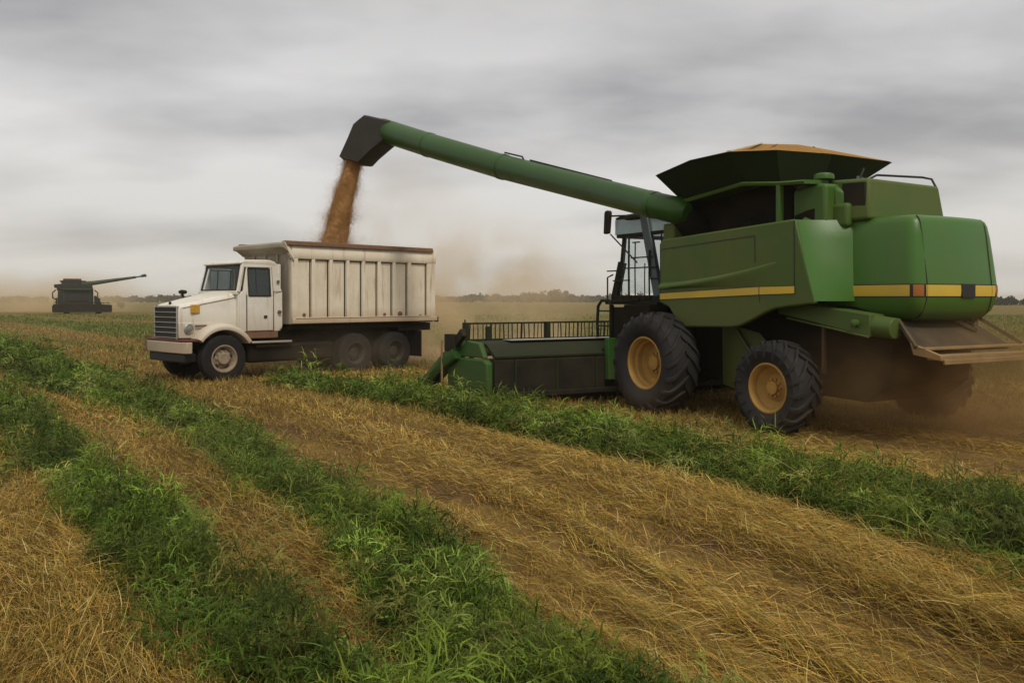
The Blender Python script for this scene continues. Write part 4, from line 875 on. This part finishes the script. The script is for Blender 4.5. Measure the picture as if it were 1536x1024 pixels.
    if i == 2:      # a few long dry stalks lying out of the row
        n3 = 46; s3 = RNG.uniform(sl[0], np.interp(13, cv[:, 1], S), n3); w3 = -RNG.uniform(.6, 1.15, n3) * hw * 1.1
        b3 = np.c_[np.interp(s3, S, cv[:, 0]) + np.interp(s3, S, nr[:, 0]) * w3, np.interp(s3, S, cv[:, 1]) + np.interp(s3, S, nr[:, 1]) * w3, RNG.uniform(.05, .3, n3)]
        parts.append(blades(b3, RNG.choice([2.2, -.9], n3) + RNG.normal(size=n3) * .5, RNG.uniform(.35, .95, n3), RNG.uniform(.005, .009, n3), RNG.normal(.35, .2, n3), RNG.uniform(.5, 1.1, n3), 7, pal(n3, [(.50, .42, .18), (.36, .34, .12)], [.6, .4]), RNG.normal(size=n3) * .4, .3))
    else:           # broad pale leaves standing out near the camera
        n3 = 30; kk = RNG.choice(np.where(y < 8)[0], n3); b3 = np.c_[x[kk], y[kk], zc[kk] + .08]
        parts.append(blades(b3, RNG.uniform(0, 2 * PI, n3), RNG.uniform(.14, .3, n3), RNG.uniform(.016, .034, n3), RNG.normal(1.0, .25, n3), RNG.uniform(.8, 2.2, n3), 6, pal(n3, [(.20, .26, .12), (.15, .22, .08)], [.5, .5]), RNG.normal(size=n3) * .4, .12))
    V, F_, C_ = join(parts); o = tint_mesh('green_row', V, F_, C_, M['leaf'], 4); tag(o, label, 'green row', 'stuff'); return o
green_row(0, .30, 1050, 'lush green weed row nearest the lower corner, outermost of the rows', 40)
green_row(1, .32, 1450, 'lush green weed row in the middle, pointing past the truck nose', 48)
green_row(2, .36, 1400, 'lush green weed row running in front of the harvester wheels', 23)

# grass and stubble further out
xy = view_pts(260000, 13, 110, 1.55, .64); a, tg, q, s, lane, fine, h = field(xy)
th = R(128); al_, ac_ = xy[:, 0] * math.cos(th) + xy[:, 1] * math.sin(th), -xy[:, 0] * math.sin(th) + xy[:, 1] * math.cos(th)
gm = fbm(ac_ * .28, al_ * .03, 70, 3); gr_ = np.clip((gm - .36) * 6, 0, 1) * np.clip((xy[:, 1] - 24) / 16, 0, 1)
gr_ = np.maximum(gr_, np.clip((xy[:, 0] - 7.5) / 3, 0, 1) * np.clip((xy[:, 1] - 17) / 6, 0, 1) * .9)
isg = RNG.random(len(xy)) < gr_; n = len(xy); d = xy[:, 1]
cs = np.where(isg[:, None], pal(n, [(.085, .125, .022), (.12, .15, .03), (.19, .19, .05)], [.5, .3, .2]), pal(n, [(.31, .205, .05), (.25, .16, .04), (.35, .25, .08), (.16, .15, .04)], [.4, .3, .1, .2], .08))
keep = RNG.random(n) < np.where(isg, 1., .5); xy, cs, d, h, isg = xy[keep], cs[keep], d[keep], h[keep], isg[keep]; n = len(xy)
gb = blades(np.c_[xy, h * .6 + .01], RNG.uniform(0, 2 * PI, n), np.where(isg, RNG.uniform(.12, .3, n), RNG.uniform(.08, .22, n)), .00075 * d * RNG.uniform(.7, 1.5, n), RNG.normal(.9, .35, n), RNG.uniform(.2, 1.2, n), 2, cs)
o = tint_mesh('field_grass', *gb[:3], M['straw'], 4); tag(o, 'short yellow-green grass covering the far field', 'grass', 'stuff')

# ------------------------------------------------------------------ distant things
def crown_mesh(cx, cy_, z0, w, hgt, dep, n, sz, cols, seed):
    rg = np.random.default_rng(seed); nb = max(5, int(w / hgt * 7)); P = []
    cen = np.stack([rg.uniform(-.42, .42, nb) * w, rg.uniform(-.35, .35, nb) * dep, z0 + hgt * rg.uniform(.25, .68, nb)], 1); rad = hgt * rg.uniform(.22, .40, nb)
    k = rg.integers(0, nb, n); v = rg.normal(size=(n, 3)); v /= np.linalg.norm(v, axis=1)[:, None]; P = cen[k] + v * (rad[k] * rg.uniform(.55, 1.05, n))[:, None]
    P[:, 2] = np.clip(P[:, 2], z0 - .1, None); P[:, 0] += cx; P[:, 1] += cy_
    q = rg.normal(size=(n, 3, 3)); q, _ = np.linalg.qr(q); s_ = sz * rg.uniform(.5, 1.2, n)
    d = np.array([[-1, -.6, 0], [1, -.5, .1], [.9, .6, 0], [-.8, .7, -.1]]) * .5
    V = P[:, None] + np.einsum('nij,kj->nki', q, d) * s_[:, None, None]; F = np.arange(n * 4).reshape(n, 4)
    c = np.array(cols) * rg.uniform(.6, 1.4, (n, 1)) * (.75 + .5 * rg.random(nb))[k][:, None]
    return V.reshape(-1, 3), F, np.repeat(c, 4, 0)
def far_u(u, D): return (u - 768) / 1300 * D
def wood(name, label, cat, u0, u1, D, tops, per, col, sz, n1):
    parts = []; us = np.arange(u0, u1, per); i = 0
    for u in us:
        tp = np.interp(u, [a for a, _ in tops], [b_ for _, b_ in tops]) * random.uniform(.82, 1.08); parts.append(crown_mesh(far_u(u, D), D + random.uniform(-6, 6), 0, per * D / 1300 * 1.9, tp, 6, n1, sz, np.array(col) * random.uniform(.8, 1.2), int(u * 7 + D))); i += 1
    o = tint_mesh(name, *join(parts), M['treeleaf'], 4); tag(o, label, cat, 'stuff'); return o
CF = (.030, .044, .022)
wood('far_wood', 'low dark tree belt on the horizon behind the distant harvester', 'trees', -60, 300, 560, [(-60, 4.0), (150, 4.4), (200, 4.6), (240, 5.2), (300, 5)], 6, CF, 1.5, 160)
wood('far_wood', 'low tree belt on the horizon between truck and harvester cab', 'trees', 640, 960, 560, [(640, 4.5), (700, 5), (745, 5.8), (770, 5.4), (800, 6.0), (860, 5.2), (900, 5.2), (960, 6.5)], 6, CF, 1.5, 170)
wood('far_hedge', 'dark hedgerow on the horizon behind the harvester rear', 'hedge', 1440, 1640, 290, [(1440, 2.9), (1640, 3.0)], 7, (.022, .034, .020), .7, 220)
def tree(u, D, w, hgt, label):
    t = empty('tree', (far_u(u, D), D, 0), 0, label, 'tree')
    b = MB(); b.tube([(0, 0, 0), (.1, 0, hgt * .3), (-.1, .1, hgt * .6)], [hgt * .05, hgt * .035, hgt * .015], 7)
    for k in range(4): a_ = k * 1.7; b.tube([(.05, 0, hgt * (.25 + .07 * k)), (w * .25 * math.cos(a_), w * .2 * math.sin(a_), hgt * (.5 + .06 * k))], [hgt * .02, hgt * .008], 5)
    b.build('trunk', M['bark'], t); cr = tint_mesh('crown', *crown_mesh(0, 0, hgt * .12, w, hgt * .9, w * .8, 1100, hgt * .13, CF, int(u)), M['treeleaf'], 4); cr.parent = t
tree(836, 540, 13, 8.6, 'tallest round tree on the skyline between truck and harvester cab')
tree(800, 540, 15, 7.2, 'broad dome-shaped tree beside the tallest tree on the skyline')
t = empty('shrub', (far_u(181, 190), 190, 0), 0, 'small lone grey bush in the field beyond the truck nose', 'bush')
cr = tint_mesh('foliage', *crown_mesh(0, 0, 0, 1.1, 1.5, 1.0, 500, .22, (.05, .052, .035), 5), M['treeleaf'], 4); cr.parent = t
b = MB(); b.tube([(0, 0, 0), (.03, 0, .8)], [.06, .03], 6); b.build('stem', M['bark'], t)

FD = 122.
F2 = empty('combine_harvester', (far_u(124, FD), FD, 0), R(180 + 26.3), 'distant dark harvester with its long unloading tube stretched out over the field', 'combine harvester')
# local: x to the picture's left after the half turn, y towards the camera... built directly: +x left, +y camera
k = FD / 1300 * .9
X_ = lambda u: -(u - 124) * k; Zv = lambda v: 2 + (449 - v) * FD / 1300
b = MB(); b.prism([(X_(80.5), .25), (X_(80), 1.0), (X_(82), 1.35), (X_(100), 1.5), (X_(150), 1.35), (X_(167), 1.25), (X_(167.5), .5), (X_(166), .25)], 2.0, 4.0); h2 = b.build('header', M['steel_dark'], F2, bevel=.08)
b = MB(); b.bar((X_(81), 4.1, .3), (X_(167), 4.1, .3), .3, .12)
b.build('cutter_bar', M['steel_dark'], h2)
b = MB(); b.box(X_(140), X_(87.5), -4, 1.5, 1.2, 3.2); b.prism([(X_(140.5), 3.2), (X_(138), 4.05), (X_(100), 4.25), (X_(86), 4.1), (X_(86), 3.2)], -4, 1.2); b.box(X_(89), X_(82), -1, 1.0, 3.6, 4.1); b.build('body', M['far_dark'], F2, bevel=.12)
b = MB(); b.box(X_(132), X_(96), 1.52, 1.6, 1.8, 3.2); b.build('cab_window', M['black'], F2)
b = MB(); b.box(X_(122.5), X_(95), -2.5, 1.0, 4.2, 4.75); ht = b.build('grain_tank', M['far_dark'], F2, bevel=.05)
b = MB(); b.prism([(X_(126), 4.2), (X_(129), 4.62), (X_(90), 4.62), (X_(93), 4.2)], -2.8, 1.1); b.build('hopper_extension', M['far_dark'], F2)
b = MB(); b.prism([(X_(136), 3.35), (X_(138), 3.5), (X_(94), 3.5), (X_(96), 3.35)], 1.5, 2.0); b.box(X_(135.5), X_(134), 1.5, 1.75, 1.5, 3.4); b.box(X_(97), X_(95.5), 1.5, 1.75, 1.5, 3.4); b.build('cab_roof', M['far_green'], F2)
b = MB(); b.prism([(X_(150), 1.5), (X_(150), 2.1), (X_(143), 2.5), (X_(141), 2.5), (X_(141), 1.4)], 1.0, 2.2); b.box(X_(87), X_(84.5), .5, 1.6, 1.3, 2.2); b.build('ladder', M['far_dark'], F2)
b = MB(); b.bar((X_(83), 3.6, 1.62), (X_(165), 3.6, 1.5), .08, .08)
for u in range(83, 166, 6): b.bar((X_(u), 3.6, 1.2), (X_(u), 3.6, 1.6), .05, .05)
b.build('reel', M['steel_dark'], h2)
b = MB(); b.box(X_(122), X_(95.5), -2.4, .9, 4.75, 4.9); b.build('tank_cover', M['rust'], ht)
b = MB(); b.tube([(X_(122), .8, 4.15), (X_(140), .8, 4.3), (X_(205), .8, Zv(415))], [.36, .31, .17], 14); b.tube([(X_(205), .8, Zv(415)), (X_(214), .8, Zv(413.5))], .1, 8); b.tube([(X_(213), .8, Zv(413.5)), (X_(219), .8, Zv(412)), (X_(221), .8, Zv(414))], [.18, .24, .2], 10); b.build('unloading_auger', M['far_green'], F2)
for u, s in ((84, 1), (142.5, -1)):
    b = MB(); b.tube([(X_(u) - s * .1, 1.3, 2.0), (X_(u) + s * .3, 1.4, 2.2), (X_(u) + s * .35, 1.4, 2.9), (X_(u) - s * .05, 1.3, 3.3)], .09, 6); b.build('mirror_arm', M['far_dark'], F2)
for s in (1, -1):
    j = joint('wheel', F2, (s * 2.0, .5, .85)); b = MB(); b.lathe([(.4, .35), (.6, .4), (.8, .35), (.85, .2), (.85, -.2), (.8, -.35), (.6, -.4), (.4, -.35)], 24, 'x'); b.build('tyre', M['rubber'], j)

# ------------------------------------------------------------------ dust
def dust(label, loc, half, dens, scale, col=(.90, .74, .50), rot=0, low=0.0, thr=(.35, .75)):
    """billowing dust in a rounded box; density falls off to nothing at the faces"""
    b = MB(); b.box(-1, 1, -1, 1, -1, 1); m, nt, out = nmat('dust')
    tc = N(nt, 'ShaderNodeTexCoord'); ob = tc.outputs['Object']
    ln_ = N(nt, 'ShaderNodeVectorMath', operation='LENGTH'); nt.links.new(ob, ln_.inputs[0])
    fo = N(nt, 'ShaderNodeMapRange'); fo.interpolation_type = 'SMOOTHSTEP'; nt.links.new(ln_.outputs['Value'], fo.inputs[0]); fo.inputs[1].default_value = .1; fo.inputs[2].default_value = 1.0; fo.inputs[3].default_value = 1; fo.inputs[4].default_value = 0
    geo = N(nt, 'ShaderNodeNewGeometry'); nz = noise(nt, geo.outputs['Position'], scale, 3, .6)
    nr_ = N(nt, 'ShaderNodeMapRange'); nt.links.new(nz, nr_.inputs[0]); nr_.inputs[1].default_value = thr[0]; nr_.inputs[2].default_value = thr[1]; nr_.inputs[3].default_value = low; nr_.inputs[4].default_value = 1
    m1 = N(nt, 'ShaderNodeMath', operation='MULTIPLY'); nt.links.new(fo.outputs[0], m1.inputs[0]); nt.links.new(nr_.outputs[0], m1.inputs[1])
    m2 = N(nt, 'ShaderNodeMath', operation='MULTIPLY'); nt.links.new(m1.outputs[0], m2.inputs[0]); m2.inputs[1].default_value = dens
    v = N(nt, 'ShaderNodeVolumePrincipled'); v.inputs['Color'].default_value = (*col, 1); nt.links.new(m2.outputs[0], v.inputs['Density']); v.inputs['Anisotropy'].default_value = .2
    nt.links.new(v.outputs[0], out.inputs['Volume'])
    o = b.build('dust_cloud', m, smooth=False); o.location = loc; o.scale = half; o.rotation_euler = (0, 0, rot); tag(o, label, 'dust', 'stuff')
    m.cycles.volume_sampling = 'MULTIPLE_IMPORTANCE' if hasattr(m, 'cycles') and hasattr(m.cycles, 'volume_sampling') else None
    return o
DUSTS = True
if DUSTS:
    dust('tan dust billowing behind the dump truck tail', (-1.5, 28.2, 1.3), (5.2, 3.4, 4.2), 1.15, .5, thr=(.40, .68))
    dust('low dust swirling around the dump truck rear wheels', (-5.3, 22.8, .55), (3.8, 1.6, 1.0), .2, .9)
    dust('faint dust drifting beside the falling grain', (-3.2, 25.2, 4.4), (2.8, 1.6, 2.6), .35, .7)
    dust('brown chaff dust pouring from the harvester tail', (6.6, 12.6, .75), (3.2, 2.1, 1.3), 1.6, 1.1, (.52, .34, .16))
    dust('pale dust trailing around the distant harvester', (far_u(40, 134), 134, 1.8), (24, 12, 6.0), .30, .10)

b = MB(); b.box(-1850, 1850, -70, 2260, -1, 10.5); m, nt, out = nmat('haze'); v = N(nt, 'ShaderNodeVolumePrincipled'); v.inputs['Color'].default_value = (.80, .76, .68, 1); v.inputs['Density'].default_value = .00045
nt.links.new(v.outputs[0], out.inputs['Volume']); o = b.build('haze', m, smooth=False); o['kind'] = 'stuff'; o['label'] = 'thin dusty haze over the whole field'
# ------------------------------------------------------------------ sky, sun, camera
SUN_EL, SUN_AZ = 50, 158       # azimuth clockwise from +Y
w = bpy.data.worlds.new('World'); scene.world = w; w.use_nodes = True; nt = w.node_tree; nt.nodes.clear()
out = nt.nodes.new('ShaderNodeOutputWorld'); bg = N(nt, 'ShaderNodeBackground'); bg.inputs['Strength'].default_value = .1
sky = N(nt, 'ShaderNodeTexSky'); sky.sky_type = 'NISHITA'; sky.sun_disc = False; sky.sun_elevation = R(SUN_EL); sky.sun_rotation = R(SUN_AZ)
tc = N(nt, 'ShaderNodeTexCoord'); sp = N(nt, 'ShaderNodeSeparateXYZ'); nt.links.new(tc.outputs['Generated'], sp.inputs[0])
zp = N(nt, 'ShaderNodeMath', operation='MAXIMUM'); nt.links.new(sp.outputs[2], zp.inputs[0]); zp.inputs[1].default_value = 0
za = N(nt, 'ShaderNodeMath', operation='ADD'); nt.links.new(zp.outputs[0], za.inputs[0]); za.inputs[1].default_value = .20
dv = N(nt, 'ShaderNodeVectorMath', operation='DIVIDE'); nt.links.new(tc.outputs['Generated'], dv.inputs[0])
cb = N(nt, 'ShaderNodeCombineXYZ')
for i in range(3): nt.links.new(za.outputs[0], cb.inputs[i])
nt.links.new(cb.outputs[0], dv.inputs[1])
fl = N(nt, 'ShaderNodeMapping'); fl.inputs['Scale'].default_value = (.75, 1, 0); fl.inputs['Location'].default_value = (3.1, 7.7, 0); nt.links.new(dv.outputs[0], fl.inputs[0])
n1 = noise(nt, fl.outputs[0], 1.15, 6, .47); n2 = noise(nt, scaled(nt, dv.outputs[0], (.45, 1, 0)), 1.3, 3, .5)
av = N(nt, 'ShaderNodeMath', operation='MULTIPLY_ADD'); nt.links.new(n2, av.inputs[0]); av.inputs[1].default_value = .34
hf = N(nt, 'ShaderNodeMath', operation='MULTIPLY'); nt.links.new(n1, hf.inputs[0]); hf.inputs[1].default_value = .76; nt.links.new(hf.outputs[0], av.inputs[2])
cl = ramp(nt, av.outputs[0], [(.40, (2.8, 2.75, 2.85)), (.50, (4.9, 4.8, 4.78)), (.60, (6.7, 6.55, 6.45))])
hz = N(nt, 'ShaderNodeMapRange'); nt.links.new(zp.outputs[0], hz.inputs[0]); hz.inputs[1].default_value = 0; hz.inputs[2].default_value = .22; hz.inputs[3].default_value = .85; hz.inputs[4].default_value = 0
c = mixc(nt, hz.outputs[0], cl.outputs[0], (5.6, 5.3, 4.8))
up = N(nt, 'ShaderNodeMapRange'); nt.links.new(zp.outputs[0], up.inputs[0]); up.inputs[1].default_value = .34; up.inputs[2].default_value = .9; up.inputs[3].default_value = 1; up.inputs[4].default_value = 1.5
dk = N(nt, 'ShaderNodeMapRange'); nt.links.new(zp.outputs[0], dk.inputs[0]); dk.interpolation_type = 'SMOOTHSTEP'; dk.inputs[1].default_value = .15; dk.inputs[2].default_value = .36; dk.inputs[3].default_value = 1; dk.inputs[4].default_value = .78
um = N(nt, 'ShaderNodeMath', operation='MULTIPLY'); nt.links.new(up.outputs[0], um.inputs[0]); nt.links.new(dk.outputs[0], um.inputs[1])
vm = N(nt, 'ShaderNodeVectorMath', operation='SCALE'); nt.links.new(c, vm.inputs[0]); nt.links.new(um.outputs[0], vm.inputs['Scale'])
wm = mixc(nt, 1.0, vm.outputs[0], (1.0, .965, .90), 'MULTIPLY'); wf = N(nt, 'ShaderNodeMapRange'); nt.links.new(zp.outputs[0], wf.inputs[0]); wf.inputs[1].default_value = .3; wf.inputs[2].default_value = .55
c = mixc(nt, wf.outputs[0], vm.outputs[0], wm)
c = mixc(nt, .95, sky.outputs[0], c)
nt.links.new(c, bg.inputs[0]); nt.links.new(bg.outputs[0], out.inputs[0])
sl = bpy.data.lights.new('sun', 'SUN'); sl.energy = 1.5; sl.angle = R(10); sl.color = (1, .94, .84); so = bpy.data.objects.new('sun', sl); COL.objects.link(so)
az = R(SUN_AZ); el = R(SUN_EL); d = Vector((math.sin(az) * math.cos(el), math.cos(az) * math.cos(el), math.sin(el))); so.rotation_euler = (-d).to_track_quat('-Z', 'Y').to_euler(); so.location = (0, 0, 30)

cam = bpy.data.cameras.new('camera'); co = bpy.data.objects.new('camera', cam); COL.objects.link(co); scene.camera = co
co.location = (0, 0, 2.0); co.rotation_euler = (R(90), 0, 0); cam.sensor_width = 36; cam.lens = 36 * 1300 / 1536; cam.shift_y = -(512 - 449) / 1536; cam.clip_start = .1; cam.clip_end = 6000
scene.view_settings.view_transform = 'Standard'; scene.view_settings.look = 'None'; scene.view_settings.exposure = .24; scene.view_settings.gamma = 1
scene.cycles.use_denoising = True; scene.cycles.volume_step_rate = 2.0; scene.cycles.volume_max_steps = 128; scene.cycles.max_bounces = 8; scene.cycles.volume_bounces = 3; scene.cycles.transparent_max_bounces = 12
